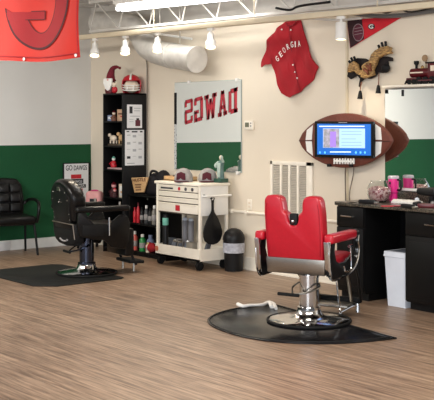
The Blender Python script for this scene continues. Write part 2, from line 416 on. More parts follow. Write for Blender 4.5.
for px, py, lb_, tl in ((95, 48, 'white track spotlight nearest the red flag', (-.25, -.3)), (125, 46, 'white track spotlight above the football helmet', (-.25, -.3)),
                        (158, 43, 'white track spotlight in front of the duct elbow', (-.25, -.3)), (211, 38, 'white track spotlight just right of the duct end', (-.25, -.3)),
                        (341, 25, 'white track spotlight between the jersey and the pennant', (-.05, -.05))):
    track_head(px, py, lb_, tl, px > 300)

def proj(p):
    X = C0[0]+p.x*UX[0]+p.y*NX[0]; Y = C0[1]+p.x*UX[1]+p.y*NX[1]
    return CX+F*X/Y, YH+F*(HC-p.z)/Y
# ------------------------------------------------------------------ big flag at upper left
fl = thing('hanging_flag', 'bright red flag with a reversed oval letter G hanging at the upper left', 'flag')
cr_ = Vector((4.98, -3.227, 2.13)); dcam = (.748, -.664)   # direction along flag in camera axes
dirf = Vector((dcam[0]*UX[0]+dcam[1]*UX[1], dcam[0]*NX[0]+dcam[1]*NX[1], 0)).normalized()
nf = Vector((-dirf.y, dirf.x, 0))
if nf.dot(CAMP-cr_) < 0: nf = -nf
W_ = 1.5; Hf = .95
bm = BM(); nx_, nz_ = 44, 24
def fw(s, t): return .018*math.sin(s*9+t*2)+.01*math.sin(t*7+s*3)
def fpt(s, t, off=0):      # s metres left of the right edge, t metres above the bottom
    sag = -.018*math.sin(PI*min(1, s/1.5)*2)*(1-t/Hf)
    return cr_-dirf*s+Vector((0, 0, t+sag))+nf*(fw(s, t)+off)
V = [[bm.verts.new(fpt(W_*i/nx_, Hf*j/nz_)) for j in range(nz_+1)] for i in range(nx_+1)]
for i in range(nx_):
    for j in range(nz_): bm.faces.new((V[i][j], V[i+1][j], V[i+1][j+1], V[i][j+1]))
r = bmesh.ops.extrude_face_region(bm, geom=bm.faces[:])
for v in [g for g in r['geom'] if isinstance(g, bmesh.types.BMVert)]: v.co -= nf*.003
obj('flag_cloth', bm, flagred, fl)
bm = BM()
tube(bm, [fpt(W_*i/30, .035, .002) for i in range(31)], .006, 5, smooth=False)
tube(bm, [fpt(.012, Hf*i/20, .002) for i in range(21)], .005, 5, smooth=False)
obj('hem', bm, mat('dark red hem', (168, 24, 30), .8), fl)
# G: pixel coords -> flag coords at 8 m (128.75 px per metre), mirrored letter
def g2(px, py):
    lo_s, hi_s = -.2, 3.0
    for _ in range(30):
        m_ = (lo_s+hi_s)/2
        if proj(cr_-dirf*m_)[0] > px: lo_s = m_
        else: hi_s = m_
    q = cr_-dirf*lo_s; X_, Y_ = C0[0]+q.x*UX[0]+q.y*NX[0], C0[1]+q.x*UX[1]+q.y*NX[1]
    return lo_s, HC-(py-YH)/F*Y_-cr_.z
def gring(cx, cy, a, b, a0, a1, n=40): return [(cx+a*math.cos(lerp(a0, a1, i/n)), cy+b*math.sin(lerp(a0, a1, i/n))) for i in range(n+1)]
def strip(bm, outer, inner, off, th=.002):
    K = 8; off += .003
    L_ = [[bm.verts.new(fpt(*g2(lerp(p[0], q[0], k/K), lerp(p[1], q[1], k/K)), off)) for p, q in zip(outer, inner)] for k in range(K+1)]
    for A_, B_ in zip(L_, L_[1:]):
        for i in range(len(A_)-1): bm.faces.new((A_[i], A_[i+1], B_[i+1], B_[i]))
# outer oval centre (39,2); angles measured with y down: start below the gap at left, sweep under and up the right, over the top to upper left terminal
aO = gring(37.5, 0, 31, 46, PI*.93, -PI*.86, 60); aI = gring(40, 0, 15, 32, PI*.80, -PI*.86, 60)
bm = BM(); strip(bm, gring(37.5, 0, 33, 48.3, PI*.945, -PI*.87, 60), aO, .004)
strip(bm, aI, gring(40, 0, 14.2, 31.1, PI*.80, -PI*.86, 60), .004)
for a, b in (((7, 13.5), (43.5, 9.5)), ((43.5, 9.5), (43.5, 18)), ((43.5, 18), (26, 19.5))):
    d = Vector((b[0]-a[0], b[1]-a[1])); n2 = Vector((-d.y, d.x)).normalized()*.4
    strip(bm, [(a[0]+n2.x, a[1]+n2.y), (b[0]+n2.x, b[1]+n2.y)], [(a[0]-n2.x, a[1]-n2.y), (b[0]-n2.x, b[1]-n2.y)], .006)
obj('letter_outline', bm, dline, fl, smooth=False)
bm = BM(); strip(bm, aO, aI, .004)
bs = 10
strip(bm, [(lerp(7, 43, i/bs), lerp(13.5, 10, i/bs)) for i in range(bs+1)], [(lerp(9, 43, i/bs), lerp(21, 17.6, i/bs)) for i in range(bs+1)], .0045)
obj('letter', bm, flagdark, fl, smooth=False)
for px, py in ((25, 58.5), (77, 56)):
    s, t = g2(px, py)[0], .02
    bm = BM(); c = fpt(s, t, .003); cyl(bm, c, c+nf*.004, .014, n=12); obj('grommet', bm, white, fl)
bm = BM()
for s in (.03, .7, 1.4): tube(bm, [fpt(s, Hf-.01), fpt(s, Hf)+Vector((0, 0, .2))], .004, 5, smooth=False)
obj('cord', bm, white, fl)

# ------------------------------------------------------------------ mirror with DAWGS reflection
mi = thing('wall_mirror', 'large frameless rectangular mirror on the beige wall reflecting the green band', 'mirror')
x0, x1, z0, z1 = 1.90, 3.14, 1.065, 2.105
bm = BM(); box2(bm, (x0, -.012, z0), (x1, -.002, z1)); obj('backing', bm, mat('grey mirror edge', (150, 160, 156), .4), mi)
bm = BM(); prism(bm, [(x0+.004, -.0125, z0+.004), (x1-.004, -.0125, z0+.004), (x1-.004, -.0125, z1-.004), (x0+.004, -.0125, z1-.004)], (0, -.003, 0)); obj('glass', bm, mirrorm, mi, smooth=False)
bm = BM(); box2(bm, (x0+.0, -.0185, z1-.5), (x0+.045, -.0165, z1-.12)); obj('reflection_strip', bm, black, mi, 'black strip painted as a reflection at the left edge')  # dark reflection at the mirror edge, painted as a thin black strip
bm = BM(); box2(bm, (x0, -.0185, z0), (x0+.04, -.0165, z1-.5)); obj('spotted_reflection_strip', bm, spot, mi, 'white spotted strip painted as a reflection down the left edge')  # light and dark bevel reflection painted on a thin strip
for p in ((x1-.06, z1), (x0+.3, z1), (x1-.05, z0)):
    bm = BM(); box2(bm, (p[0]-.014, -.042, p[1]-.02), (p[0]+.014, -.001, p[1]+.015), .003); obj('clip', bm, white, mi)

# grille
gr = thing('return_air_grille', 'white return air grille with four louvered columns low on the beige wall', 'vent')
gx0, gx1, gz0, gz1 = 3.63, 4.27, .30, 1.215
bm = BM()
for a, b in (((gx0, gz0), (gx1, gz0+.05)), ((gx0, gz1-.04), (gx1, gz1)), ((gx0, gz0), (gx0+.035, gz1)), ((gx1-.085, gz0), (gx1, gz1))): box2(bm, (a[0], -.025, a[1]), (b[0], -.001, b[1]), .004)
obj('frame', bm, cream, gr)
cw = (gx1-.085-gx0-.035)/4
for i in range(1, 4):
    bm = BM(); xx = gx0+.035+cw*i; box2(bm, (xx-.014, -.024, gz0+.03), (xx+.014, -.001, gz1-.02), .003); obj('mullion', bm, cream, gr)
for i in range(4):
    bm = BM(); xa = gx0+.035+cw*i+.014; z = gz0+.06
    while z < gz1-.05:
        box(bm, (xa+cw/2-.014, -.011, z), (cw-.02, .018, .004), rot=RX(.6)); z += .018
    obj('louver_column', bm, mat('louver white', (206, 198, 184), .5), gr)
bm = BM(); box2(bm, (gx0+.02, -.004, gz0+.02), (gx1-.02, -.001, gz1-.02)); obj('back_panel', bm, mat('filter grey', (158, 150, 138), .8), gr)
# thermostat
th = thing('thermostat', 'small cream thermostat with a grey display right of the mirror', 'thermostat')
bm = BM(); box2(bm, (3.205, -.03, 1.545), (3.35, -.001, 1.645), .008); obj('case', bm, cream, th)
bm = BM(); box2(bm, (3.225, -.032, 1.575), (3.29, -.0295, 1.625)); obj('display', bm, mat('lcd grey green', (110, 112, 92), .3), th)
for i in range(2):
    bm = BM(); box2(bm, (3.31, -.033, 1.58+i*.03), (3.33, -.0295, 1.595+i*.03), .001); obj('button', bm, grime, th)
bm = BM(); box2(bm, (3.235, -.008, .665), (3.31, -.001, .78), .004); ou = thing('outlet', 'cream wall outlet just above the low pipe', 'outlet'); obj('cover_plate', bm, cream, ou)
for z in (.70, .74):
    bm = BM(); box2(bm, (3.255, -.011, z-.012), (3.29, -.0075, z+.012), .003); obj('socket', bm, skin, ou)

# ------------------------------------------------------------------ jersey
je = thing('jersey', 'red baseball jersey lettered GEORGIA pinned on the beige wall', 'jersey')
J = [(180, 68), (187, 72), (196, 80), (206, 104), (215, 130), (224, 165), (235, 200), (250, 232), (270, 265), (262, 288), (250, 310), (225, 340), (200, 362), (175, 378), (158, 385), (140, 380), (125, 368), (110, 330), (98, 295), (84, 252), (66, 256), (50, 266), (47, 258), (56, 215), (64, 180), (69, 160), (85, 135), (110, 112), (138, 88), (165, 74)]
JP = lambda x, y, d=.03: PW(250+x/3.945, y/3.945, d)
bm = BM(); cloth(bm, [JP(*p) for p in J], (0, -.012, 0), lambda c: -.014*math.sin(c.x*26+c.z*17)-.010*math.sin(c.z*13-c.x*19), 5); obj('shirt_body', bm, redcloth, je)
def wtube(pts, m, r, name, parent, d=.052): 
    bm = BM(); tube(bm, [JP(x, y, d) for x, y in pts], r, 5); return obj(name, bm, m, parent)
wtube([(155, 100), (160, 170), (172, 240), (185, 310), (196, 360)], mat('jersey seam', (140, 10, 26), .8), .005, 'placket', je, .05)
wtube([(140, 90), (152, 102), (170, 98), (186, 78)], mat('jersey seam', (140, 10, 26), .8), .007, 'collar', je, .05)
wtube([(68, 160), (80, 200), (86, 250)], mat('jersey seam', (140, 10, 26), .8), .004, 'sleeve_seam', je, .05)
for x, y in ((170, 256), (178, 284), (187, 308), (126, 116), (162, 118)):
    bm = BM(); c = JP(x, y, .05); cyl(bm, c, c-Vector((0, .006, 0)), .009, n=10); obj('button', bm, white, je)
GP = [(108, 232), (122, 214), (135, 198), (150, 184), (166, 176), (179, 175), (194, 172)]
for ch, (x, y) in zip('GEORGIA', GP):
    i = GP.index((x, y)); a = GP[max(i-1, 0)]; b = GP[min(i+1, 6)]
    pa, pb = JP(*a), JP(*b); ax = (pb-pa).normalized(); ax.y = 0; ax.normalize(); ay = Vector((-ax.z, 0, ax.x))
    if ay.z < 0: ay = -ay
    wdt = .014 if ch == 'I' else .036; c = JP(x, y, .055)-ax*wdt/2-ay*.03
    text('letter', ch, white, je, c, ax, ay, wdt, .062, .003, .004)

# pennant
pe = thing('pennant', 'red triangular pennant with a helmet badge and white oval G', 'pennant')
PP = lambda x, y, d=.01: PW(334+x/4, y/4, d)
bm = BM(); prism(bm, [PP(52, 80), PP(66, 192), PP(280, 64)], (0, -.004, 0)); obj('felt', bm, mat('pennant red felt', (200, 30, 44), .9, var=.1), pe)
bm = BM(); prism(bm, [PP(52, 80, .0145), PP(66, 192, .0145), PP(120, 156, .0145), PP(112, 76, .0145)], (0, -.002, 0)); obj('black_panel', bm, mat('pennant black felt', (52, 26, 32), .9), pe)
bm = BM()
for rr, dd in ((26, .017),):
    prism(bm, [PP(97+20*math.cos(t*PI/8), 130+32*math.sin(t*PI/8), dd) for t in range(16)], (0, -.002, 0))
bd = obj('badge', bm, mat('badge plum', (92, 34, 52), .8), pe)
bm = BM(); tube(bm, [PP(97+21*math.cos(t*PI/8), 130+34*math.sin(t*PI/8), .02) for t in range(17)], .004, 5); obj('badge_ring', bm, mat('badge grey', (150, 130, 134), .7), pe)
bm = BM()
for yy in (112, 124, 136): tube(bm, [PP(82, yy+3, .02), PP(97, yy, .02), PP(113, yy-3, .02)], .0035, 5)
obj('badge_lettering', bm, mat('badge grey', (150, 130, 134), .7), pe)
bm = BM(); prism(bm, [PP(150+14*math.cos(t*PI/10), 106+12*math.sin(t*PI/10), .0145) for t in range(20)], (0, -.002, 0)); obj('oval', bm, ink, pe)
bm = BM(); tube(bm, [PP(150+9*math.cos(t)+(0), 106+7*math.sin(t), .018) for t in [-.7-i*.28 for i in range(18)]]+[PP(151, 107, .018)], .0055, 5); obj('letter', bm, white, pe)
bm = BM(); tube(bm, [PP(50, 78), PP(64, 194)], .006, 6, smooth=False); obj('binding', bm, mat('pale binding', (206, 190, 176), .8), pe)

# winged wall ornament
ea = thing('winged_wall_ornament', 'gold and black winged ornament with hanging tassels on the wall under the pennant', 'wall ornament')
EP = lambda x, y, d=.05: PW(342+x/5.717, 35+y/5.717, d)
def leaf(pts, d, th, m, name, bev=.008):
    bm = BM(); prism(bm, [EP(x, y, d) for x, y in pts], (0, -th, 0), bev); return obj(name, bm, m, ea)
leaf([(62, 145), (98, 132), (140, 135), (172, 150), (210, 128), (262, 122), (294, 130), (296, 150), (268, 150), (275, 188), (262, 214), (240, 218), (214, 214), (200, 236), (170, 252), (140, 246), (118, 268), (104, 300), (112, 250), (95, 230), (60, 254), (40, 238), (44, 215)], .03, .03, mat('black feathers', (30, 24, 24), .6, var=.3, scale=30), 'dark_wing')
leaf([(42, 190), (50, 165), (75, 150), (98, 165), (108, 200), (130, 205), (120, 232), (96, 226), (78, 206), (58, 214), (40, 214)], .065, .03, gold, 'golden_wing')
leaf([(140, 160), (165, 150), (178, 112), (200, 88), (235, 70), (268, 64), (292, 72), (285, 90), (300, 105), (275, 110), (245, 118), (215, 140), (205, 170), (190, 200), (195, 228), (165, 240), (140, 250), (118, 240), (128, 205), (122, 180)], .07, .035, gold, 'golden_wing')
for i, (a, b) in enumerate((((140, 175), (165, 205)), ((125, 195), (150, 225)), ((160, 165), (150, 200)))):
    bm = BM(); tube(bm, [EP(*a, .11), EP((a[0]+b[0])/2+5, (a[1]+b[1])/2, .125), EP(*b, .11)], .014, 6); obj('feather', bm, mat('brown feather', (112, 60, 36), .7, var=.2), ea)
for a, b in (((52, 165), (40, 148)), ((64, 155), (52, 130)), ((78, 148), (68, 124)), ((218, 82), (208, 58)), ((236, 74), (226, 42)), ((252, 70), (248, 36))):
    bm = BM(); tube(bm, [EP(*a, .08), EP(*b, .08)], .012, 6, smooth=False); obj('spike', bm, blackm, ea)
for pts in (((112, 268), (106, 300), (104, 322)), ((212, 226), (210, 260), (208, 290))):
    bm = BM(); tube(bm, [EP(x, y, .07) for x, y in pts], .005, 6); s_ = obj('tassel', bm, mat('brown feather', (112, 60, 36), .7), ea)
    x, y = pts[-1]; bm = BM(); tube(bm, [EP(x, y-4, .07), EP(x, y+14, .07), EP(x-1, y+44, .07)], lambda t: .01+.018*t, 10); obj('tassel_skirt', bm, blackm, s_)
ball_ = BM(); ball(ball_, EP(250, 190, .07), (.05, .03, .045)); obj('dark_head', ball_, blackm, ea)

# ------------------------------------------------------------------ television in a football frame
tv = thing('television', 'flat television lit blue inside a brown football shaped frame', 'television', PW(345, 139, .14))
T0 = PW(345, 139, .14); T0 = Vector(tv.location)
TP = lambda px, py, d=.15: PW(px, py, d)-T0
HL = 46.6; HB = 27.3
def fo(px_c, t, k=1.0):
    pass
pts = []
ns = 28
for sgn in (1, -1):
    for i in range(ns+1):
        u = -1+2*i/ns
        if sgn < 0: u = -u
        h = HB*(1-abs(u)**2.05)**.70
        pts.append((344.8+HL*u, 140.5-.0*u-sgn*h))
cl = []
for p in pts:
    if not cl or (abs(p[0]-cl[-1][0])+abs(p[1]-cl[-1][1])) > .3: cl.append(p)
if abs(cl[0][0]-cl[-1][0])+abs(cl[0][1]-cl[-1][1]) < .3: cl.pop()
bm = BM(); prism(bm, [TP(*p, .15) for p in cl], (0, .045, 0), .014, 3); obj('football_frame', bm, footb, tv)
def outl_h(px): return HB*(1-min(1, abs((px-345)/HL))**2.05)**.70
for px, c in ((309.8, -1), (377.6, 1)):     # white stripes following the lacing bands
    for a, b in ((-1, -.05), (.05, 1)):
        L1, R1 = [], []
        for i in range(9):
            k_ = lerp(a, b, i/8)
            for lst, dx in ((L1, -3.1), (R1, 3.1)):
                x_ = px+dx+c*1.2*(1-abs(k_)); lst.append(TP(x_, 140.5+(outl_h(x_)-2.2)*k_, .1515))
        bm = BM(); prism(bm, L1+R1[::-1], (0, .002, 0)); obj('white_stripe', bm, white, tv)
for a, b in (((299, 140.8), (313, 140.8)), ((374, 141.2), (390, 141.2))):
    bm = BM(); tube(bm, [TP(*a, .151), TP(*b, .151)], .004, 5, smooth=False); obj('seam', bm, mat('dark seam', (62, 30, 22), .7), tv)
def tprism(x0_, y0_, x1_, y1_, d, th, m, name, parent, bev=0, sk=0):
    bm = BM(); prism(bm, [TP(x0_, y0_, d), TP(x1_, y0_+sk*.3, d), TP(x1_, y1_+sk, d), TP(x0_, y1_, d)], (0, th, 0), bev); return obj(name, bm, m, parent, smooth=False)
def emi(name, rgb, s=1.0): return mat(name, rgb, .4, emis=rgb, estr=s, var=0)
tprism(314.6, 121.2, 373.2, 157, .195, .03, mat('black bezel', (14, 14, 16), .25), 'bezel', tv, .004, 1.3)
sd = .196
scr = tprism(317.2, 123.8, 370.8, 154.4, sd, .001, emi('screen blue', (14, 88, 172), .8), 'screen', tv, 0, 1.2)
sd = .1975
tprism(319.3, 125.8, 364.5, 126.9, sd, .0006, emi('screen title white', (188, 204, 232)), 'screen_title', scr)
tprism(323, 128.4, 365, 147.8, sd, .0006, emi('screen panel blue', (150, 182, 216), .9), 'screen_panel', scr, 0, .4)
sd = .199
ph = tprism(323.4, 128.8, 339.2, 147.6, sd, .0006, mat('screen picture', (120, 130, 120), .5, rgb2=(205, 195, 220), scale=26, emis=(96, 100, 110), estr=.6), 'screen_picture', scr)
tprism(330, 131.5, 336, 147, .2, .0006, emi('screen purple', (140, 110, 190), .8), 'screen_figure', scr)
for yy in (131, 134, 138.5, 142, 145): tprism(341.5, yy, 361.5 if yy != 138.5 else 356, yy+.7, sd, .0006, emi('screen text grey', (116, 150, 205)), 'screen_text', scr)
tprism(330, 151.4, 351, 152.5, sd, .0006, emi('screen title white', (188, 204, 232)), 'screen_caption', scr)
for xx in (320, 325, 356, 360.5, 365): 
    bm = BM(); c = TP(xx, 152.5, sd); cyl(bm, c, c+Vector((0, -.001, 0)), .012, n=10); obj('screen_icon', bm, emi('screen icon teal', (90, 170, 235)), scr)
tprism(338.5, 122.2, 347, 122.9, .196, .001, mat('logo grey', (150, 150, 150), .4), 'brand_mark', tv)
bm = BM(); box(bm, TP(344, 161.3, .185), (.27, .02, .02), .006); obj('lace_band', bm, white, tv)
for i in range(8):
    bm = BM(); box(bm, TP(334.5+i*2.75, 161.3, .195), (.012, .02, .055), .003); obj('lace', bm, white, tv)
for xx in (330.5, 352.5):
    bm = BM(); box(bm, TP(xx, 165.3, .14), (.045, .06, .03), .004); obj('foot', bm, blackpl, tv)
bm = BM(); box2(bm, Vector((4.7, -.10, 1.3))-T0, Vector((5.0, -.002, 1.6))-T0, .01); obj('wall_bracket', bm, blackm, tv)
pipe('television_cable', [PW(345.5, 165, .08), PW(345.2, 180, .03), PW(345.6, 200, .03), PW(345.5, 215, .03)], .006, mat('taupe cord', (120, 110, 100), .6), 'straight dark cord hanging from under the football television', 'cable')
pipe('television_cable', [PW(354, 166, .08), PW(353, 176, .03), PW(350, 190, .025), PW(349.5, 200, .025), PW(350, 212, .025)], .005, mat('taupe cord', (120, 110, 100), .6), 'curved dark cord hanging right of the straight one under the television', 'cable')

# ------------------------------------------------------------------ counter station with mirror
cx0 = 5.12; cx1 = 7.2; CT = .893
bm = BM(); box2(bm, (cx0, -.565, CT-.035), (cx1, -.001, CT), .006); tag(obj('countertop', bm, granite), 'dark speckled granite countertop on the black cabinets', 'countertop')
bm = BM(); box2(bm, (cx0+.12, -.024, CT+.001), (cx1, -.001, .985), .003); tag(obj('backsplash', bm, granite), 'speckled granite backsplash strip under the station mirror', 'backsplash')
mr = thing('station_mirror', 'wide mirror above the granite counter with a white ledge along its top', 'mirror')
bm = BM(); prism(bm, [(5.255, -.012, 1.01), (cx1, -.012, 1.01), (cx1, -.012, 1.935), (5.255, -.012, 1.935)], (0, -.004, 0)); obj('glass', bm, mirrorm, mr, smooth=False)
bm = BM(); box2(bm, (5.25, -.0115, 1.0), (cx1, -.001, 1.945)); obj('backing', bm, grime, mr)
bm = BM(); box2(bm, (5.25, -.05, .99), (cx1, -.001, 1.012), .003); obj('bottom_ledge', bm, white, mr)
bm = BM(); box2(bm, (5.32, -.14, 1.95), (cx1, -.001, 1.972), .004); obj('top_ledge', bm, cream, mr)
tc_ = PW(402.5, 93, .02)
bm = BM(); box(bm, tc_, (.015, .012, .06)); obj('clip', bm, blackm, mr)
def cabinet(x0_, x1_, label, drawer_z, hpx, name='base_cabinet'):
    c = thing(name, label, 'cabinet', ((x0_+x1_)/2, -.28, 0)); w2 = (x1_-x0_)/2
    bm = BM(); box2(bm, (-w2, -.25, .07), (w2, .27, CT-.036), .003); box2(bm, (-w2+.005, -.20, 0), (w2-.005, .27, .07)); obj('body', bm, black, c)
    bm = BM(); box2(bm, (-w2+.006, -.270, drawer_z+.004), (w2-.006, -.2505, CT-.045), .004); d = obj('drawer', bm, black, c)
    def handle(par, hx, hz, vert=False):
        bm = BM()
        if vert: tube(bm, [(hx, -.268, hz-.05), (hx, -.295, hz-.045), (hx, -.295, hz+.045), (hx, -.268, hz+.05)], .005, 6, smooth=False)
        else: tube(bm, [(hx-.07, -.268, hz), (hx-.065, -.297, hz), (hx+.065, -.297, hz), (hx+.07, -.268, hz)], .007, 6, smooth=False)
        obj('handle', bm, chrome, par)
    handle(d, hpx, (drawer_z+CT-.045)/2+.01)
    bm = BM(); box2(bm, (-w2+.006, -.270, .085), (w2-.006, -.2505, drawer_z-.004), .004)
    dr = obj('door', bm, black, c)
    bm = BM(); box2(bm, (-w2+.05, -.274, .13), (w2-.05, -.2695, drawer_z-.05), .003); obj('door_panel', bm, mat('black lacquer panel', (12, 12, 13), .4), dr)
    return c
cabinet(5.13, 5.475, 'black cabinet under the left end of the counter, behind the red chair', .665, -.02)
cabinet(5.955, 6.75, 'black cabinet at the right edge of the counter beside the white bin', .65, -.09)
bm = BM(); box2(bm, (5.477, -.06, .0), (5.953, -.045, CT-.037)); tag(obj('knee_panel', bm, black), 'black panel closing the gap between the two cabinets behind the bin', 'panel')

# white bin
wb = thing('waste_bin', 'tall white plastic bin between the black cabinets', 'bin', (5.815, -.385, 0))
def taper(bm, w0, d0, w1, d1, z0_, z1_, bev=.01):
    a = [bm.verts.new((sx*w0/2, sy*d0/2, z0_)) for sx, sy in ((-1, -1), (1, -1), (1, 1), (-1, 1))]
    b = [bm.verts.new((sx*w1/2, sy*d1/2, z1_)) for sx, sy in ((-1, -1), (1, -1), (1, 1), (-1, 1))]
    fs = [bm.faces.new(a[::-1]), bm.faces.new(b)]+[bm.faces.new((a[i], a[(i+1) % 4], b[(i+1) % 4], b[i])) for i in range(4)]
    _bev(bm, fs, bev, 2); return bm
bm = BM(); taper(bm, .20, .22, .235, .27, 0, .44, .02); obj('body', bm, whitepl, wb)
bm = BM(); taper(bm, .25, .285, .24, .275, .44, .485, .012); rm_ = obj('lid', bm, whitepl, wb)
bm = BM(); box2(bm, (-.085, -.10, .484), (.085, .10, .4875), .01); obj('opening', bm, mat('grey recess', (90, 96, 106), .6), rm_)
bm = BM(); prism(bm, [(.06, .02, .487), (.10, .03, .487), (.115, .06, .60), (.085, .05, .60)], (0, .012, 0), .004); tag_b = obj('bag_flap', bm, grime, rm_)

# counter items
def lab(o, l_, c_, g=None): return tag(o, l_, c_, g)
jp = PW(379, 201, .29); jar = thing('candy_jar', 'round glass jar full of pink wrapped candy on the counter', 'jar', (jp.x, -.29, CT))
bm = BM(); lathe(bm, [(0, .0), (.06, .0), (.095, .03), (.115, .08), (.112, .12), (.09, .165), (.075, .185), (.08, .195), (.074, .195), (.07, .185), (.085, .162), (.106, .12), (.109, .08), (.09, .034), (.055, .006), (0, .006)], n=28); obj('glass_bowl', bm, glassm, jar)
bm = BM(); lathe(bm, [(0, .008), (.05, .008), (.085, .036), (.10, .08), (.098, .115), (.07, .135), (0, .145)], n=24)
for v in bm.verts: v.co *= 1+random.uniform(-.03, .03)
obj('candy_fill', bm, candy, jar)['kind'] = 'stuff'
tp = PW(393.5, 202, .12)
tu = thing('tumbler', 'hot pink insulated tumbler with a clear lid beside the candy jar', 'tumbler', (tp.x, -.12, CT))
bm = BM(); lathe(bm, [(0, 0), (.036, 0), (.038, .01), (.038, .075), (.048, .10), (.05, .215), (0, .215)], n=24); obj('cup', bm, pinkm, tu)
bm = BM(); lathe(bm, [(.051, .208), (.053, .212), (.053, .228), (.045, .236), (0, .236)], n=24); obj('lid', bm, mat('clear grey lid', (200, 190, 196), .2), tu)
bm = BM(); tube(bm, [(.045, .0, .20), (.085, 0, .195), (.09, 0, .15), (.085, 0, .11), (.046, 0, .105)], .009, 8); obj('handle', bm, blackpl, tu)
bm = BM(); box(bm, (0, -.05, .17), (.02, .003, .025), .001); obj('emblem', bm, ink, tu)
bm = BM(); lathe(bm, [(.0385, .07), (.041, .08), (.0415, .084), (.0385, .09)], n=24); obj('band', bm, mat('deep pink', (190, 30, 110), .3), tu)
# white towel
tw = BM()
nx2 = 16
for i in range(nx2+1):
    for j in range(7): tw.verts.new((-.13+.26*i/nx2, -.06+.12*j/6, .012+.014*abs(math.sin(i*1.3+j*.9))+.012*math.sin(j/6*PI)))
tw.verts.ensure_lookup_table()
for i in range(nx2):
    for j in range(6): a = i*7+j; tw.faces.new((tw.verts[a], tw.verts[a+7], tw.verts[a+8], tw.verts[a+1]))
r = bmesh.ops.extrude_face_region(tw, geom=tw.faces[:])
for v in [g for g in r['geom'] if isinstance(g, bmesh.types.BMVert)]: v.co.z = max(.0, v.co.z-.02)
o = obj('towel', tw, whitecloth); q = PW(407, 202, .27); o.location = (q.x, -.27, CT+.001); o.rotation_euler = (0, 0, .1); lab(o, 'crumpled white towel on the counter right of the pink tumbler', 'towel')
def clipper(px, py, rz, label, body=blackpl, L_=.16):
    q = PF(px, py, CT); o = thing('hair_clipper', label, 'clippers', (q.x, q.y, CT), rz)
    bm = BM(); box(bm, (0, 0, .02), (L_, .045, .038), .012); obj('body', bm, body, o)
    bm = BM(); box(bm, (L_/2+.012, 0, .016), (.03, .042, .02), .003); obj('blade', bm, steel, o)
    bm = BM(); tube(bm, [(-L_/2+.01, 0, .02), (-L_/2-.05, .02, .008), (-L_/2-.09, -.02, .006), (-L_/2-.05, -.05, .006)], .004, 6); obj('cord', bm, blackpl, o)
clipper(367, 204, .3, 'black hair clippers lying at the counter end left of the jar')
clipper(408, 208.6, -.2, 'black hair clippers near the counter edge in front of the towel')
clipper(427, 208, .6, 'dark red hair clippers at the right of the counter', darkred)
clipper(417, 206, 1.9, 'black trimmer behind the dark red clippers', blackpl, .12)
dryer = thing('hair_dryer', 'black hair dryer standing at the right end of the counter', 'hair dryer', (PW(430, 203, .14).x, -.14, CT))
bm = BM(); cyl(bm, (-.09, 0, .11), (.07, 0, .11), .035, .045, 18); obj('barrel', bm, blackpl, dryer)
bm = BM(); cyl(bm, (-.13, 0, .11), (-.09, 0, .11), .03, .034, 16); obj('nozzle', bm, blackm, dryer)
bm = BM(); box(bm, (.02, 0, .05), (.045, .035, .10), .01, RY(.2)); obj('handle', bm, blackpl, dryer)
for px, py, l_, m_, hh in ((417, 204, 'short white spray bottle beside the hair dryer', whitepl, .07), (433, 206, 'small grey jar at the right frame edge of the counter', grime, .05)):
    q = PF(px, py, CT); o = thing('bottle', l_, 'bottle', (q.x, max(q.y, -.5), CT))
    bm = BM(); lathe(bm, [(0, 0), (.02, 0), (.021, .004), (.021, hh*.7), (.01, hh*.8), (.01, hh*.85), (0, hh*.85)], n=14); obj('bottle_body', bm, m_, o)
    bm = BM(); lathe(bm, [(.0, hh*.84), (.012, hh*.84), (.012, hh), (0, hh)], n=12); obj('cap', bm, blackpl, o)
bm = BM(); box(bm, (0, 0, .006), (.17, .022, .01), .003); o = obj('comb', bm, redpl); q = PF(391, 206.8, CT); o.location = (q.x, q.y, CT); o.rotation_euler = (0, 0, .9); lab(o, 'red comb lying by the counter edge under the tumbler', 'comb')

# train on the ledge
tn = thing('toy_locomotive', 'dark red toy steam locomotive on the ledge above the station mirror', 'toy train', (5.77, -.078, 1.973))
bm = BM(); box2(bm, (-.17, -.04, .035), (.30, .04, .06), .004); obj('chassis', bm, darkred, tn)
bm = BM(); cyl(bm, (-.13, 0, .105), (.10, 0, .105), .042, n=18); obj('boiler', bm, darkred, tn)
bm = BM(); box2(bm, (.08, -.042, .06), (.19, .042, .185), .004); cb = obj('cab', bm, darkred, tn)
bm = BM(); box2(bm, (.06, -.052, .185), (.21, .052, .197), .003); obj('roof', bm, blackm, cb)
bm = BM(); box2(bm, (.115, -.0435, .115), (.16, -.041, .165)); obj('cab_window', bm, skin, cb)
bm = BM(); lathe(bm, [(0, .14), (.012, .14), (.012, .175), (.024, .19), (.024, .215), (0, .215)], (-.08, 0, 0), 14); obj('smokestack', bm, blackm, tn)
bm = BM(); lathe(bm, [(0, .14), (.018, .14), (.015, .165), (0, .175)], (-.01, 0, 0), 14); obj('steam_dome', bm, gold, tn)
bm = BM(); lathe(bm, [(0, 0), (.03, 0), (.032, .006), (.03, .012), (0, .012)], (.03, -.01, .235), 18, RX(PI/2).to_4x4()); cyl(bm, (.03, 0, .145), (.03, 0, .21), .006, n=8); obj('medallion', bm, mat('pale brass', (150, 124, 92), .5, .3), tn)
bm = BM(); prism(bm, [(-.17, -.035, .04), (-.17, .035, .04), (-.215, 0, .012)], (0, 0, .006)); prism(bm, [(-.165, -.035, .055), (-.215, -.01, .01), (-.215, .01, .01), (-.165, .035, .055)], (-.004, 0, -.004)); obj('cowcatcher', bm, blackm, tn)
for sy in (-1, 1):
    for x, rr in ((-.13, .024), (-.075, .024), (-.015, .034), (.06, .034), (.135, .034), (.25, .024)):
        bm = BM(); cyl(bm, (x, sy*.036, rr), (x, sy*.05, rr), rr, n=16); wh = obj('wheel', bm, blackm, tn)
bm = BM(); box2(bm, (.0-.02, -.056, .028), (.14, -.051, .038)); obj('coupling_rod', bm, darkred, tn)
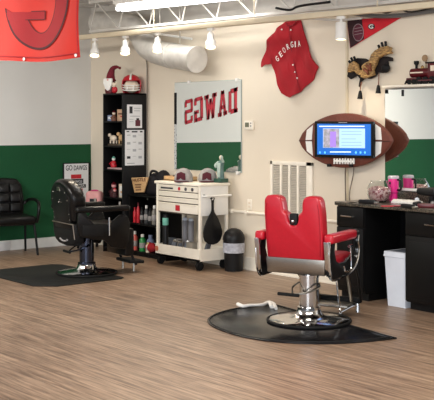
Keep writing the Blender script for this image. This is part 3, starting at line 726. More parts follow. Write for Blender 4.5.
bm = BM(); box2(bm, (-.12, -.046, .10), (.03, -.041, .112)); obj('side_stripe', bm, skin, tn)
bm = BM(); box2(bm, (.21, -.038, .06), (.32, .038, .13), .004); obj('tender', bm, darkred, tn)

# ------------------------------------------------------------------ barber chairs
def arc(cx_, cy_, r, a0, a1, n): return [(cx_+r*math.cos(lerp(a0, a1, i/n)), cy_+r*math.sin(lerp(a0, a1, i/n))) for i in range(n+1)]
def barber(loc, rz, label, style, mats, base_r):
    c = thing('barber_chair', label, 'barber chair', loc, rz)
    up, panel = mats
    bm = BM(); lathe(bm, [(0, .003), (base_r, .003), (base_r, .014), (base_r*.94, .024), (base_r*.6, .036), (base_r*.38, .05), (.105, .07), (.095, .10), (0, .10)], n=48)
    b = obj('base', bm, chrome, c)
    bm = BM(); tube(bm, [(base_r*math.cos(t*PI/16), base_r*math.sin(t*PI/16), .012) for t in range(32)], .012, 8, smooth=False, closed=True); obj('rim', bm, rubber, b)
    pm = chrome if style == 'red' else mat('dark chrome', (70, 76, 92), .15, 1)
    bm = BM(); lathe(bm, [(0, .09), (.095, .09), (.095, .12), (.078, .125), (.078, .36), (.083, .362), (.083, .38), (0, .38)], n=32); obj('pump_column', bm, pm, c)
    bm = BM(); lathe(bm, [(0, .38), (.05, .38), (.05, .43), (0, .43)], n=24); box(bm, (0, .02, .435), (.34, .38, .025), .006); obj('piston', bm, pm, c)
    bm = BM(); tube(bm, [(.085, -.0, .31), (.12, -.07, .295), (.06, -.15, .26), (-.04, -.19, .24)], .009, 8); tube(bm, [(-.075, -.03, .315), (-.10, -.10, .28), (-.06, -.18, .24)], .007, 8)
    lv = obj('pump_lever', bm, pm if style == 'black' else steel, c)
    bm = BM(); tube(bm, [(-.0, -.195, .235), (-.19, -.18, .235)], .014, 8, smooth=False); obj('grip', bm, rubber, lv)
    # seat
    bm = BM(); box(bm, (0, .06, .485), (.50, .56, .13), .045, seg=3); obj('seat', bm, up, c)
    bm = BM(); box(bm, (0, .03, .432), (.48, .50, .03), .008); obj('seat_frame', bm, panel, c)
    lean = RX(.10); yb = -.255
    def bk(x, z, off=0): 
        return Vector((x, yb-(z-.45)*.13+off, z))
    if style == 'red':
        ol = [(-.245, .53), (-.25, .70), (-.25, .90), (-.242, 1.0), (-.22, 1.035), (-.14, 1.04), (-.10, 1.02), (-.088, .98), (-.082, .91), (-.05, .895), (-.042, .83), (-.02, .80), (.02, .80), (.042, .83), (.05, .895), (.082, .91), (.088, .98), (.10, 1.02), (.14, 1.04), (.22, 1.035), (.242, 1.0), (.25, .90), (.25, .70), (.245, .53)]
        bm = BM(); prism(bm, [bk(x, z) for x, z in ol], (0, .11, 0), .022, 3); bo = obj('backrest', bm, up, c)
        for s in (-1, 1):
            bm = BM(); tube(bm, [bk(x*s, z, -.001) for x, z in [(.22, .56), (.23, .72), (.23, .90), (.22, .975)]], .003, 5); obj('piping', bm, mat('deep red piping', (150, 10, 34), .4), bo)
        bm = BM(); prism(bm, [bk(x, z, -.004) for x, z in [(-.25, .415), (.25, .415), (.257, .54), (-.257, .54)]], (0, .09, 0), .006); obj('chrome_band', bm, steel, c, 'wide brushed metal band across the bottom of the backrest')
        bm = BM(); box(bm, bk(0, .85, .03), (.065, .04, .09), .008); hb = obj('headrest_bracket', bm, blackm, c)
        bm = BM(); ball(bm, bk(0, .835, .004), (.015, .015, .015), 12); obj('bracket_knob', bm, chrome, hb)
    else:
        ol = [(-.25, .56), (-.265, .70), (-.285, .76)]+[( .292*math.cos(t), .80+.218*math.sin(t)) for t in [PI-.05-i*(PI-.1)/20 for i in range(21)]]+[(.285, .76), (.265, .70), (.25, .56)]
        bm = BM(); prism(bm, [bk(x, z) for x, z in ol], (0, .17, 0), .05, 4); bo = obj('backrest', bm, up, c)
        inner = [(-.21, .50), (-.22, .70), (-.235, .77)]+[(.235*math.cos(t), .79+.165*math.sin(t)) for t in [PI-i*PI/16 for i in range(17)]]+[(.235, .77), (.22, .70), (.21, .50)]
        bm = BM(); prism(bm, [bk(x, z, -.012) for x, z in inner], (0, .02, 0), .008); obj('back_shell', bm, mat('black shell', (15, 15, 16), .45), c)
        for x, z in [(-.19, .80), (-.15, .88), (.19, .80), (.15, .88), (0, .80), (-.03, .775), (.03, .775), (-.20, .66), (.20, .66), (-.20, .60), (.20, .60)]:
            bm = BM(); ball(bm, bk(x, z, -.012), (.006, .004, .006), 8); obj('rivet', bm, steel, bo)
        bm = BM(); prism(bm, [bk(x, z, -.016) for x, z in [(-.045, .895), (.045, .895), (.03, .935), (-.03, .935)]], (0, .012, 0), .003); obj('bracket_plate', bm, steel, bo)
        lo2 = [(-.285, .56), (-.29, .42), (-.265, .36), (-.19, .325), (0, .31), (.19, .325), (.265, .36), (.29, .42), (.285, .56)]
        bm = BM(); prism(bm, [bk(x, z, -.005) for x, z in lo2], (0, .10, 0), .02, 3); lw_ = obj('lower_back', bm, panel, c)
        bm = BM(); tube(bm, [bk(-.27, .555, -.008), bk(.27, .555, -.008)], .007, 6, smooth=False); obj('metal_strip', bm, steel, lw_)
        bm = BM(); tube(bm, [bk(.265, .56, -.01), bk(.265, .40, -.01)], .007, 8, smooth=False); obj('upright', bm, steel, lw_)
        bm = BM(); tube(bm, [bk(-.12+.024*i, .36+.02*math.sin(i*PI/8)*-1+.02, -.009) for i in range(9)], .01, 6); obj('pull_handle', bm, grime, lw_)
    for s in (-1, 1):
        xa = .302*s
        an = obj('armrest', box(BM(), (xa, -.055 if style == 'red' else .04, .708), (.08, .50 if style == 'red' else .60, .075) if style == 'red' else (.085, .62, .06), .022, seg=3), up, c)
        if style == 'red':
            cap = BM(); tube(cap, [(xa, .185, .705), (xa, .265, .712)], .03, 12, smooth=False); obj('arm_tip', cap, blackpl, an)
            O = [(-.26, .69), (-.275, .60), (-.265, .50), (-.24, .42), (-.19, .385), (-.05, .385), (.12, .40), (.24, .44), (.31, .50), (.335, .58), (.32, .64), (.33, .69)]
            I = [(.24, .685), (.25, .62), (.22, .55), (.08, .50), (-.06, .50), (-.12, .53), (-.15, .60), (-.14, .685)]
            bm = BM(); prism(bm, [(xa-.012, y_-.05, z_) for y_, z_ in O+I], (.024, 0, 0), .003); sp_ = obj('side_panel', bm, panel, c)
            for yy, bw in ((xa+.014*s, 0),):
                bm = BM(); tube(bm, [(yy, y_-.05, z_) for y_, z_ in O], .009, 7); obj('chrome_trim', bm, chrome, sp_)
            # flat chrome face on the rear edge of the panel
            bm = BM(); prism(bm, [(xa-.02, -0.347, .69), (xa-.02, -0.330, .60), (xa-.02, -0.320, .50), (xa-.02, -0.295, .42), (xa-.02, -0.275, .42), (xa-.02, -0.300, .50), (xa-.02, -0.310, .60), (xa-.02, -0.290, .69)], (.04, 0, 0), .002); obj('chrome_edge', bm, chrome, sp_)
            bm = BM(); tube(bm, [(xa+.04*s, 0.050, .62), (xa+.045*s, 0.050, .47), (xa+.045*s, 0.020, .435), (xa+.045*s, -0.070, .44), (xa+.045*s, -0.100, .48)], .007, 7); tube(bm, [(xa+.04*s, 0.020, .625), (xa+.04*s, 0.080, .625)], .014, 8, smooth=False); obj('side_lever', bm, chrome, sp_)
        else:
            O = [(-.24, .69), (-.25, .56), (-.22, .43), (-.10, .40), (.06, .38), (.14, .30), (.30, .27), (.35, .36), (.36, .55), (.33, .62), (.24, .64), (.12, .55), (-.06, .56), (-.12, .62), (-.16, .69)]
            bm = BM(); prism(bm, [(xa-.02, y_, z_) for y_, z_ in O], (.04, 0, 0), .012, 2); sp_ = obj('side_panel', bm, leather, c)
            bm = BM(); prism(bm, [(xa+.022*s, y_, z_) for y_, z_ in [(-.20, .44), (.04, .43), (.04, .54), (-.20, .55)]], (.006*s, 0, 0), .003); obj('panel_plate', bm, panel, sp_)
            bm = BM(); tube(bm, [(xa+.035*s, .10, .62), (xa+.04*s, .10, .43)], .009, 8, smooth=False); obj('side_lever', bm, chrome, sp_)
            bm = BM(); tube(bm, [(xa, .28, .68), (xa, .30, .60)], .016, 8, smooth=False); obj('arm_post', bm, panel, c)
            bm = BM(); tube(bm, [(xa, .24, .735), (xa, .24, .775)], .012, 8, smooth=False); obj('arm_knob', bm, steel, an)
    # footrest
    fy = .55 if style == 'red' else .52
    for s in (-1, 1):
        bm = BM(); tube(bm, [(.15*s, .22, .44), (.15*s, fy-.13, .36), (.15*s, fy-.04, .14), (.15*s, fy, .075)], .014, 8)
        obj('footrest_strut', bm, panel if style == 'black' else steel, c)
    if style == 'red':
        bm = BM(); tube(bm, [(.24, -.02, .43), (.25, 0, .28), (.25, .05, .11), (.23, .1, .075)], .008, 8); tube(bm, [(.23, .1, .075), (.18, fy, .07)], .010, 8, smooth=False); obj('footrest_rod', bm, chrome, c)
        bm = BM(); box(bm, (0, fy-.10, .075), (.38, .22, .02), .008); fp = obj('footrest_plate', bm, steel, c)
        bm = BM(); box(bm, (0, fy+.02, .10), (.44, .05, .05), .012); obj('footrest_bumper', bm, rubber, fp)
        for s in (-1, 1):
            bm = BM(); cyl(bm, (.19*s, fy+.02, .002), (.19*s, fy+.02, .08), .02, .012, 12); obj('footrest_foot', bm, chrome, fp)
        for s in (-1, 1):
            bm = BM(); tube(bm, [(.30*s, .25, .43), (.27*s, .40, .30), (.24*s, .52, .10)], .012, 8); obj('footrest_brace', bm, panel, c)
    else:
        bm = BM(); box(bm, (0, .40, .33), (.46, .12, .30), .03); obj('calf_pad', bm, up, c)
        bm = BM(); box(bm, (0, fy, .105), (.34, .18, .035), .012, RX(-.06)); fp = obj('footrest_plate', bm, panel, c)
        for s in (-1, 1):
            bm = BM(); cyl(bm, (.13*s, fy-.02, .002), (.13*s, fy-.02, .09), .016, .010, 12); obj('footrest_foot', bm, steel, fp)
    return c
redc = barber((5.845, -1.597, .012), math.radians(21), 'red vinyl barber chair with chrome pump on the glossy half round mat', 'red', (redv, black), .335)
blkc = barber((2.43, -1.58, .012), math.radians(-7), 'black padded barber chair with rounded back on the cornered black mat', 'black', (leather, blackm), .32)
# mats
bm = BM()
cl_ = Vector((5.87, -1.39)); ed = Vector((-.986, .16)).normalized(); en = Vector((-ed.y, ed.x));
if en.y > 0: en = -en
R_ = .86; outl = []
for i in range(49):
    t = PI*i/48; 
    c_, s_n = math.cos(t), math.sin(t); c_ = math.copysign(abs(c_)**.86, c_); s_n = abs(s_n)**.86*1.0
    outl.append((cl_.x-ed.x*R_*c_+en.x*s_n, cl_.y-ed.y*R_*c_+en.y*s_n, .001))
prism(bm, outl, (0, 0, .011), .004); fm = thing('floor_mat', 'glossy black half round floor mat under the red barber chair', 'mat')
obj('mat_surface', bm, matrub, fm)
ins = [Vector((p[0], p[1], .0125))*1 for p in outl]
cen = sum(ins, Vector())/len(ins)
bm = BM(); tube(bm, [cen+(p-cen)*.955 for p in ins]+[cen+(ins[0]-cen)*.955], .005, 6, smooth=False); obj('border_ridge', bm, rubber, fm)
bm = BM()
mo = [(2.04, -2.43), (2.80, -2.43), (2.96, -2.25), (2.95, -1.48), (2.90, -1.42), (1.66, -1.42), (1.56, -1.5), (1.55, -1.9), (1.56, -2.2), (1.75, -2.42)]
prism(bm, [(x, y, .001) for x, y in mo], (0, 0, .011), .004)
tag(obj('floor_mat', bm, matdull), 'dull black mat with cut corners under the black barber chair', 'mat')
# white neck strip on the mat
pts = [PF(238, 304, .03), PF(243, 306, .026), PF(250, 305, .03), PF(262, 304.5, .03), PF(269, 302, .034), PF(272, 307, .026)]
ns_ = thing('neck_duster_strip', 'twisted white cloth strip lying on the glossy half round mat', 'cloth strip', pts[2]*1)
ns_.location.z = .013
off_ = Vector(ns_.location)
bm = BM(); tube(bm, [p-off_ for p in pts], lambda t: .012+.007*abs(math.cos(t*PI)), 10)
for v in bm.verts: v.co.z = max(.0, v.co.z*.9)
obj('strip', bm, whitecloth, ns_)
bm = BM(); tube(bm, [pts[4]-off_, PF(274, 304, .03)-off_, PF(276, 308.5, .024)-off_], .015, 8); obj('strip_end', bm, whitecloth, ns_)

# ------------------------------------------------------------------ waiting chair
wc = thing('waiting_chair', 'black tufted armchair against the green wall at the left edge', 'chair', (.36, -1.42, 0), math.radians(-102))
bm = BM(); box(bm, (0, .02, .43), (.56, .50, .10), .035, seg=3); obj('seat', bm, leather, wc)
bm = BM(); prism(bm, [(x, -.20-(z-.4)*.08, z) for x, z in [(-.25, .44), (-.27, .62), (-.24, .84), (-.18, .915), (0, .93), (.18, .915), (.24, .84), (.27, .62), (.25, .44)]], (0, -.09, 0), .03, 3); bo = obj('backrest', bm, leather, wc)
for i in range(3):
    for j in range(3):
        bm = BM(); box(bm, (-.145+.145*i, -.185-(.56+.12*j-.4)*.08, .56+.12*j), (.135, .04, .112), .018, RX(.16), 3); obj('tufted_pad', bm, leather, bo)
bm = BM(); tube(bm, [(-.20, .0, .38), (.2, 0, .38)], .02, 8, smooth=False); box(bm, (0, 0, .375), (.5, .42, .02)); obj('seat_frame', bm, blackm, wc)
for s in (-1, 1):
    bm = BM(); tube(bm, [(.27*s, -.24, .60), (.31*s, -.20, .65), (.325*s, 0, .665), (.32*s, .18, .645), (.31*s, .25, .58), (.30*s, .25, .48), (.29*s, .22, .40)], .020, 10); obj('arm', bm, leather, wc)
    bm = BM(); tube(bm, [(.26*s, .22, .38), (.29*s, .27, 0)], .015, 8, smooth=False); obj('leg', bm, blackm, wc)
    bm = BM(); tube(bm, [(.26*s, -.17, .38), (.28*s, -.22, 0)], .015, 8, smooth=False); obj('leg', bm, blackm, wc)
# little box by the baseboard
bp_ = thing('shoe_box', 'small grey white box with dark print beside the left baseboard', 'box', tuple(PF(1, 250.5)))
bm = BM(); box(bm, (0, 0, .055), (.14, .20, .11), .006, RZ(.2)); obj('carton', bm, paper, bp_)
bm = BM(); box(bm, (.065, -.02, .06), (.012, .10, .03), .001, RZ(.2)); box(bm, (.065, -.0, .03), (.012, .05, .02), .001, RZ(.2)); obj('print', bm, ink, bp_)

# GO DAWGS poster
po = thing('poster_sign', 'white hand drawn GO DAWGS poster with a dark frame on the green wall', 'poster')
y0_, y1_, pz0, pz1 = -.43, -.06, .50, 1.09
bm = BM(); box2(bm, (.001, y0_-.012, pz0-.03), (.025, y1_+.03, pz1+.0), .003); obj('frame', bm, blackm, po)
bm = BM(); box2(bm, (.0255, y0_, pz0), (.029, y1_, pz1-.012)); obj('sheet', bm, paper, po)
Yx, Zx = Vector((0, 1, 0)), Vector((0, 0, 1))
text('lettering', 'GO', ink, po, (.0292, y0_+.02, pz1-.10), Yx, Zx, .10, .07, .002, .006)
text('lettering', 'DAWGS', ink, po, (.0292, y0_+.145, pz1-.10), Yx, Zx, .20, .065, .002, .006)
for (a, b, m_) in (((-.33, .88, -.17, .935), 0, redink), ((-.35, .81, -.14, .875), 0, ink), ((-.39, .755, -.10, .80), 0, ink), ((-.33, .69, -.15, .745), 0, redink), ((-.36, .63, -.13, .675), 0, ink), ((-.30, .55, -.18, .60), 0, redink)):
    y2, z2, y3, z3 = a
    bm = BM(); box2(bm, (.0292, y2, z2), (.031, y3, z3)); o = obj('printed_block', bm, m_, po)
for s, z, w_ in (('DAWGS', .822, .17), ('GEORGIA', .763, .25)):
    text('block_lettering', s, paper, po, (.0312, -.245-w_/2+.0, z), Yx, Zx, w_, .035, .001, .0)
bm = BM(); tube(bm, [(.01, -1.35, .70), (.01, -.5, .70)], .006, 6, smooth=False)
bm.free()

# ------------------------------------------------------------------ tall bookshelf
sx0, sx1, sd_, sh = .855, 1.30, .36, 1.99
ts = thing('tall_bookshelf', 'tall narrow black bookshelf near the corner with papers on its side', 'bookshelf', (0, 0, 0))
bm = BM(); box2(bm, (sx0, -sd_, 0), (sx0+.02, -.001, sh), .002); obj('side_panel', bm, black, ts)
bm = BM(); box2(bm, (sx1-.02, -sd_, 0), (sx1, -.001, sh), .002); obj('side_panel', bm, mat('black side board', (26, 26, 28), .45), ts)
bm = BM(); box2(bm, (sx0+.02, -.012, 0), (sx1-.02, -.002, sh)); obj('back_panel', bm, black, ts)
shz = [.06, .36, .69, 1.04, 1.335, 1.645]
bm = BM(); box2(bm, (sx0, -sd_, sh-.02), (sx1, -.001, sh), .002); obj('top_board', bm, black, ts)
for z in shz:
    bm = BM(); box2(bm, (sx0+.02, -sd_+.005, z-.02), (sx1-.02, -.012, z), .002); obj('shelf', bm, black, ts)
def paper_on(pxa, pya, pxb, pyb, label, rows):
    a = PL(pxa, pya, sx1+.001); b = PL(pxb, pyb, sx1+.001)
    p = thing('paper_notice', label, 'notice', (0, 0, 0))
    bm = BM(); box2(bm, (sx1+.0005, a.y, b.z), (sx1+.002, b.y, a.z)); obj('sheet', bm, paper, p, smooth=False)
    W2, H2 = b.y-a.y, a.z-b.z; bi = BM()
    for (u0, v0, u1, v1, m_) in rows:
        bb = BM(); box2(bb, (sx1+.0022, a.y+u0*W2, a.z-v1*H2), (sx1+.0028, a.y+u1*W2, a.z-v0*H2)); obj('print', bb, m_, p, smooth=False)
    bi.free()
grl = mat('pale grey print', (170, 172, 176), .8)
paper_on(127, 104.5, 142, 128, 'upper white notice taped to the side of the tall black bookshelf', [(.16, .08, .36, .38, ink), (.45, .14, .9, .17, grl), (.45, .25, .85, .28, grl), (.2, .48, .85, .51, grl), (.15, .62, .42, .64, grl), (.15, .72, .42, .74, grl), (.55, .66, .88, .92, mat('dark plum print', (96, 40, 50), .8)), (.62, .58, .8, .66, ink)])
paper_on(125, 130, 144, 165, 'lower and larger white notice on the side of the tall bookshelf', [(.08, .03, .22, .06, ink), (.35, .03, .65, .07, ink), (.78, .03, .92, .07, ink)]+[(.1+.3*i, .14+.2*j, .28+.3*i, .15+.2*j+.06*((i+j) % 2), grl if (i*2+j) % 3 else ink) for i in range(3) for j in range(4)]+[(.1, .93, .5, .955, grl)])
# top: gnome
gn = PW(108, 93, .2); g = thing('gnome_figure', 'red gnome figure with curled hat and white beard atop the tall shelf', 'figurine', (.925, -.29, sh), .55)
bm = BM(); lathe(bm, [(0, 0), (.065, 0), (.075, .04), (.065, .12), (.05, .17), (0, .19)], n=18); obj('body', bm, darkred, g)
bm = BM(); tube(bm, [(0, 0, .16), (.0, 0, .22), (.01, 0, .27), (.03, 0, .315), (.08, 0, .335), (.12, 0, .325)], lambda t: .054*(1-t)**.9+.009, 14); obj('hat', bm, mat('plum red felt', (110, 22, 38), .85, var=.35, scale=30), g)
bm = BM(); lathe(bm, [(.02, 0), (.066, 0), (.07, .012), (.066, .024), (.02, .024)], (0, 0, .155), 18); obj('hat_brim', bm, darkred, g)
bm = BM(); ball(bm, (.125, 0, .322), .018, 10); obj('hat_tip', bm, mat('plum red felt', (110, 22, 38), .85), g)
bm = BM(); prism(bm, [(x, -.055, z) for x, z in [(-.062, .19), (.058, .19), (.058, .12), (.03, .05), (-.005, .03), (-.04, .06), (-.066, .13)]], (0, -.035, 0), .012); obj('beard', bm, white, g)
bm = BM(); ball(bm, (0, -.085, .172), .014, 10); obj('nose', bm, palepink, g)
g2_ = thing('dog_figurine', 'small cream and red dog figurine between gnome and helmet', 'figurine', (1.055, -.315, sh))
bm = BM(); ball(bm, (0, 0, .045), (.04, .035, .045), 12); obj('body', bm, redpl, g2_)
bm = BM(); ball(bm, (0, -.01, .105), (.034, .03, .032), 12); hd = obj('head', bm, skin, g2_)
bm = BM(); ball(bm, (-.03, 0, .12), (.010, .01, .02), 8); ball(bm, (.03, 0, .12), (.01, .01, .02), 8); obj('ear', bm, skin, hd)
bm = BM(); ball(bm, (0, -.035, .098), (.008, .006, .006), 8); obj('nose', bm, ink, hd)
hm = thing('football_helmet', 'red and white football helmet atop the tall bookshelf', 'helmet', (1.185, -.15, sh), .85)
bm = BM(); lathe(bm, [(.10, 0), (.118, .04), (.125, .10), (.118, .16), (.09, .205), (.05, .228), (0, .236)], n=28)
bmesh.ops.delete(bm, geom=[f for f in bm.faces if f.calc_center_median().y < -.03 and f.calc_center_median().z < .145 or len(f.verts) > 6], context='FACES')
r = bmesh.ops.solidify(bm, geom=bm.faces[:], thickness=.01); obj('shell', bm, redpl, hm)
bm = BM(); tube(bm, [(0, .128*math.cos(t), .11+.128*math.sin(t)) for t in [.1+i*.26 for i in range(11)]], .014, 6); obj('stripe', bm, white, hm)
bm = BM()
for z in (.035, .065, .095): tube(bm, [(-.105, -.05, z+.01), (-.07, -.125, z), (0, -.15, z), (.07, -.125, z), (.105, -.05, z+.01)], .0075, 6)
for x in (-.04, .04): tube(bm, [(x, -.145, .03), (x, -.143, .10)], .007, 6, smooth=False)
obj('face_mask', bm, white, hm)
bm = BM(); ball(bm, (0, .01, .09), (.095, .095, .085), 16); obj('lining', bm, skin, hm)
# shelf items
def simple_box(name, label, cat, c, s, m_, rz=0, parts=(), bev=.004):
    o = thing(name, label, cat, c, rz); bm = BM(); box(bm, (0, 0, s[2]/2), s, bev); obj('body', bm, m_, o)
    for pn, pc, ps, pm in parts:
        bm = BM(); box(bm, pc, ps, .001); obj(pn, bm, pm, o)
    return o
def shelf_fig(label, c, cols, h=.12, name='figurine'):
    o = thing(name, label, 'figurine', c, random.uniform(-.3, .3))
    bm = BM(); lathe(bm, [(0, 0), (h*.25, 0), (h*.3, h*.2), (h*.2, h*.5), (h*.1, h*.62), (0, h*.64)], n=14); obj('body', bm, cols[0], o)
    bm = BM(); ball(bm, (0, -.0, h*.74), (h*.17, h*.17, h*.17), 12); obj('head', bm, cols[1], o)
    bm = BM(); lathe(bm, [(h*.19, 0), (h*.15, h*.06), (h*.05, h*.16), (0, h*.18)], (0, 0, h*.82), 12); obj('hat', bm, cols[2], o)
    for s in (-1, 1):
        bm = BM(); tube(bm, [(s*h*.18, 0, h*.5), (s*h*.32, -h*.1, h*.4), (s*h*.28, -h*.25, h*.3)], h*.06, 8); obj('arm', bm, cols[0], o)
    return o
simple_box('mug', 'small grey blue box at the left of the topmost shelf row', 'box', (.935, -.28, 1.645), (.09, .07, .075), bluepl, .1, [('label_band', (0, -.036, .04), (.06, .002, .03), paper)])
shelf_fig('tiny brown figurine between the blue box and tan box on the topmost row', (1.015, -.30, 1.645), (mat('brown resin', (110, 70, 50), .5), skin, darkred), .13)
simple_box('keepsake_box', 'tan printed keepsake box on the topmost shelf row', 'box', (1.155, -.26, 1.645), (.20, .06, .145), mat('tan carton', (206, 170, 140), .6, var=.1), -.1, [('print', (0, -.031, .09), (.14, .002, .02), mat('brown resin', (110, 70, 50), .5)), ('print', (.03, -.031, .055), (.08, .002, .015), redink)])
# animal figurines
def sheep(label, c, m_, sc):
    o = thing('animal_figurine', label, 'figurine', c)
    bm = BM(); ball(bm, (0, 0, .06*sc), (.06*sc, .035*sc, .036*sc), 14); obj('body', bm, m_, o)
    bm = BM(); ball(bm, (-.065*sc, -.01, .095*sc), (.024*sc, .02*sc, .022*sc), 10); obj('head', bm, m_, o)
    for x in (-.035, .035):
        for y in (-.018, .018):
            bm = BM(); cyl(bm, (x*sc, y*sc, 0), (x*sc, y*sc, .04*sc), .009*sc, n=8); obj('leg', bm, m_, o)
sheep('cream animal figurine at the left of the second shelf row', (.96, -.27, 1.362), skin, 1.1)
sheep('tan animal figurine at the right of the second shelf row', (1.17, -.27, 1.362), mat('tan resin', (204, 168, 120), .6), 1.25)
bm = BM(); box(bm, (1.06, -.28, 1.347), (.33, .07, .022), .003); dp_ = tag(obj('figurine_plinth', bm, mat('brown plinth', (78, 66, 52), .6, var=.4, scale=40)), 'long low brown plinth carrying the animal figurines', 'plinth')
shelf_fig('red and white seated figurine at the left of the third shelf row', (.965, -.27, 1.062), (redpl, white, mat('pale teal', (110, 180, 160), .5)), .14)
bm = BM(); box(bm, (1.05, -.27, 1.05), (.34, .08, .02), .003); tag(obj('figurine_plinth', bm, mat('grey pink plinth', (176, 150, 148), .6, var=.2)), 'pale plank under the red and white figurine', 'plinth')
simple_box('picture_frame', 'white and cream picture frame leaning on the fourth shelf row', 'picture frame', (1.18, -.28, .691), (.15, .03, .17), skin, -.1, [('picture', (0, -.016, .085), (.10, .002, .12), paper), ('print', (0, -.018, .07), (.05, .002, .03), mat('tan carton', (206, 170, 140), .6))])
shelf_fig('dark maroon figurine with pale face on the fourth shelf row', (.97, -.27, .69), (mat('dark maroon', (58, 20, 26), .6), palepink, darkred), .19)
shelf_fig('small dark pink figurine in front of the maroon one on the fourth row', (1.05, -.31, .69), (mat('dark maroon', (58, 20, 26), .6), palepink, redpl), .12)

# pink case on a little black stand left of the shelf
st = thing('side_table', 'small black side table mostly hidden behind the black barber chair', 'side table', (.55, -.30, 0))
bm = BM(); box(bm, (0, 0, .535), (.36, .34, .03), .004); obj('table_top', bm, blackm, st)
for sx in (-1, 1):
    for sy in (-1, 1):
        bm = BM(); box(bm, (.15*sx, .14*sy, .26), (.03, .03, .52), .003); obj('leg', bm, blackm, st)
pk = thing('pink_case', 'pale pink case with dark opening behind the black barber chair', 'case', (.63, -.34, .55), .6)
bm = BM(); box(bm, (0, 0, .10), (.22, .14, .20), .05, seg=4); obj('body', bm, palepink, pk)
bm = BM(); box(bm, (.01, -.071, .075), (.10, .004, .06), .01); obj('dark_panel', bm, ink, pk)
bm = BM(); tube(bm, [(-.05, 0, .175), (-.04, 0, .205), (.04, 0, .205), (.05, 0, .175)], .009, 8); obj('handle', bm, mat('deep pink', (190, 30, 110), .3), pk)

# ------------------------------------------------------------------ low black shelf with bottles
ls = thing('low_shelf_unit', 'low black shelf unit holding bottles between bookshelf and tool cart', 'shelf', (0, 0, 0))
lx0, lx1, ldp, lz = 1.335, 2.12, .30, .745
for x in (lx0, lx1-.02):
    bm = BM(); box2(bm, (x, -ldp, 0), (x+.02, -.002, lz), .002); obj('side_panel', bm, black, ls)
for z in (.06, .40, lz):
    bm = BM(); box2(bm, (lx0+(.02 if z < .7 else 0), -ldp, z-.022), (lx1-(.02 if z < .7 else 0), -.002, z), .002); obj('shelf' if z < .7 else 'top_board', bm, black, ls)
bm = BM(); box2(bm, (lx0+.02, -.014, .0), (lx1-.02, -.003, lz-.022)); obj('back_panel', bm, black, ls)
bm = BM(); box2(bm, (lx0+.02, -ldp+.03, 0), (lx1-.02, -ldp+.04, .037)); obj('kickboard', bm, black, ls)
def bottle(px, z, h, r, m_, cap, label, d=.2, name='bottle', prof=None):
    q = PW(px, 200, d); o = thing(name, label, 'bottle', (q.x, -d, z))
    bm = BM(); lathe(bm, prof or [(0, 0), (r, 0), (r*1.02, .006), (r*1.02, h*.68), (r*.55, h*.8), (r*.45, h*.84), (0, h*.84)], n=16); obj('bottle_body', bm, m_, o)
    bm = BM(); lathe(bm, [(0, h*.835), (r*.55, h*.835), (r*.55, h), (0, h)], n=14); obj('cap', bm, cap, o)
    bm = BM(); lathe(bm, [(r*1.0, h*.2), (r*1.05, h*.21), (r*1.05, h*.5), (r*1.0, h*.51)], n=16); obj('label_band', bm, grime if cap is not redpl and cap is not darkred else redpl, o)
    return o
GB = 'bottles on the low black shelf'
bottle(134.8, .06, .23, .034, pinkcan, white, 'coral and white spray can at the left of the bottom shelf', .24)
bottle(142.5, .06, .205, .038, greenpl, white, 'green bottle on the bottom shelf between spray can and blue bottle', .24)
bottle(148, .06, .12, .025, skin, mat('yellow cap', (210, 190, 110), .4), 'small cream bottle right of the green bottle on the bottom shelf', .26)
bottle(150.5, .14, .20, .045, bluepl, bluepl, 'grey blue bottle rising behind the red cloth', .18).location.z = .06
q = PW(150.5, 245, .235)
bm = BM(); ball(bm, (q.x, -.225, .115), (.10, .06, .06), 18)
for v in bm.verts: v.co += Vector((0, 0, .006*math.sin(v.co.x*90)+.004*math.sin(v.co.y*130)))
for v in bm.verts: v.co.z = max(.061, v.co.z)
tag(obj('folded_cloth', bm, mat('red towelling', (150, 18, 30), .9, var=.2, scale=60, bump=.4)), 'bundled dark red cloth on the bottom shelf in front of the blue bottle', 'cloth')
bottle(134.8, .40, .185, .020, redpl, redpl, 'shorter slim red bottle at the left end of the low shelf upper row', .25)
bottle(138.2, .40, .245, .021, redpl, darkred, 'taller slim red bottle beside the shorter one on the low shelf upper row', .25)
bottle(142, .40, .19, .024, blackpl, blackpl, 'slim black bottle next to the red books', .22)
bottle(146.5, .40, .22, .030, mat('dark label bottle', (50, 52, 54), .4), white, 'dark bottle with pale label in the middle of the upper row', .22)
bottle(150.3, .40, .19, .028, blackpl, blackpl, 'black bottle with pale band right of the middle on the upper row', .22)
bottle(154.5, .40, .23, .034, mat('smoky bottle', (120, 116, 108), .3), white, 'smoky grey spray bottle beside the tool cart on the upper row', .22)
# wooden sign on top
sg = thing('wooden_sign', 'tilted tan wooden sign reading HUSTLE on the low black shelf', 'sign', (1.60, -.25, lz), 0)
bm = BM()
sp2 = lambda x, y, d: PW(125+x/8, 170+y/8, d)-Vector(sg.location)
prism(bm, [sp2(75, 180, .295), sp2(50, 62, .285), sp2(185, 58, .285), sp2(150, 178, .295)], (0, .015, 0), .002); obj('board', bm, brownwood, sg)
a_ = sp2(62, 95, .297); b_ = sp2(165, 90, .297); ax_ = (b_-a_).normalized()
text('lettering', 'HUSTLE', mat('burnt brown', (92, 54, 34), .8), sg, a_, ax_, Vector((0, 0, 1)), (b_-a_).length, .04, .002, .01)
for x0_, y0s, x1_ in ((80, 118, 128), (84, 138, 125), (88, 160, 128)):
    bm = BM(); tube(bm, [sp2(x0_, y0s, .297), sp2(x1_, y0s-2, .297)], .006, 5, smooth=False); obj('burnt_line', bm, mat('burnt brown', (92, 54, 34), .8), sg)
bg = thing('tool_bag', 'lumpy black tool bag standing on the low shelf before the sign', 'bag', (1.78, -.135, lz))
bg.scale = (1.15, 1.1, 1.3)
bm = BM(); box(bm, (0, 0, .075), (.36, .22, .15), .045, seg=4); ball(bm, (-.06, -.02, .13), (.10, .08, .08), 14); ball(bm, (.08, -.02, .15), (.09, .08, .09), 14)
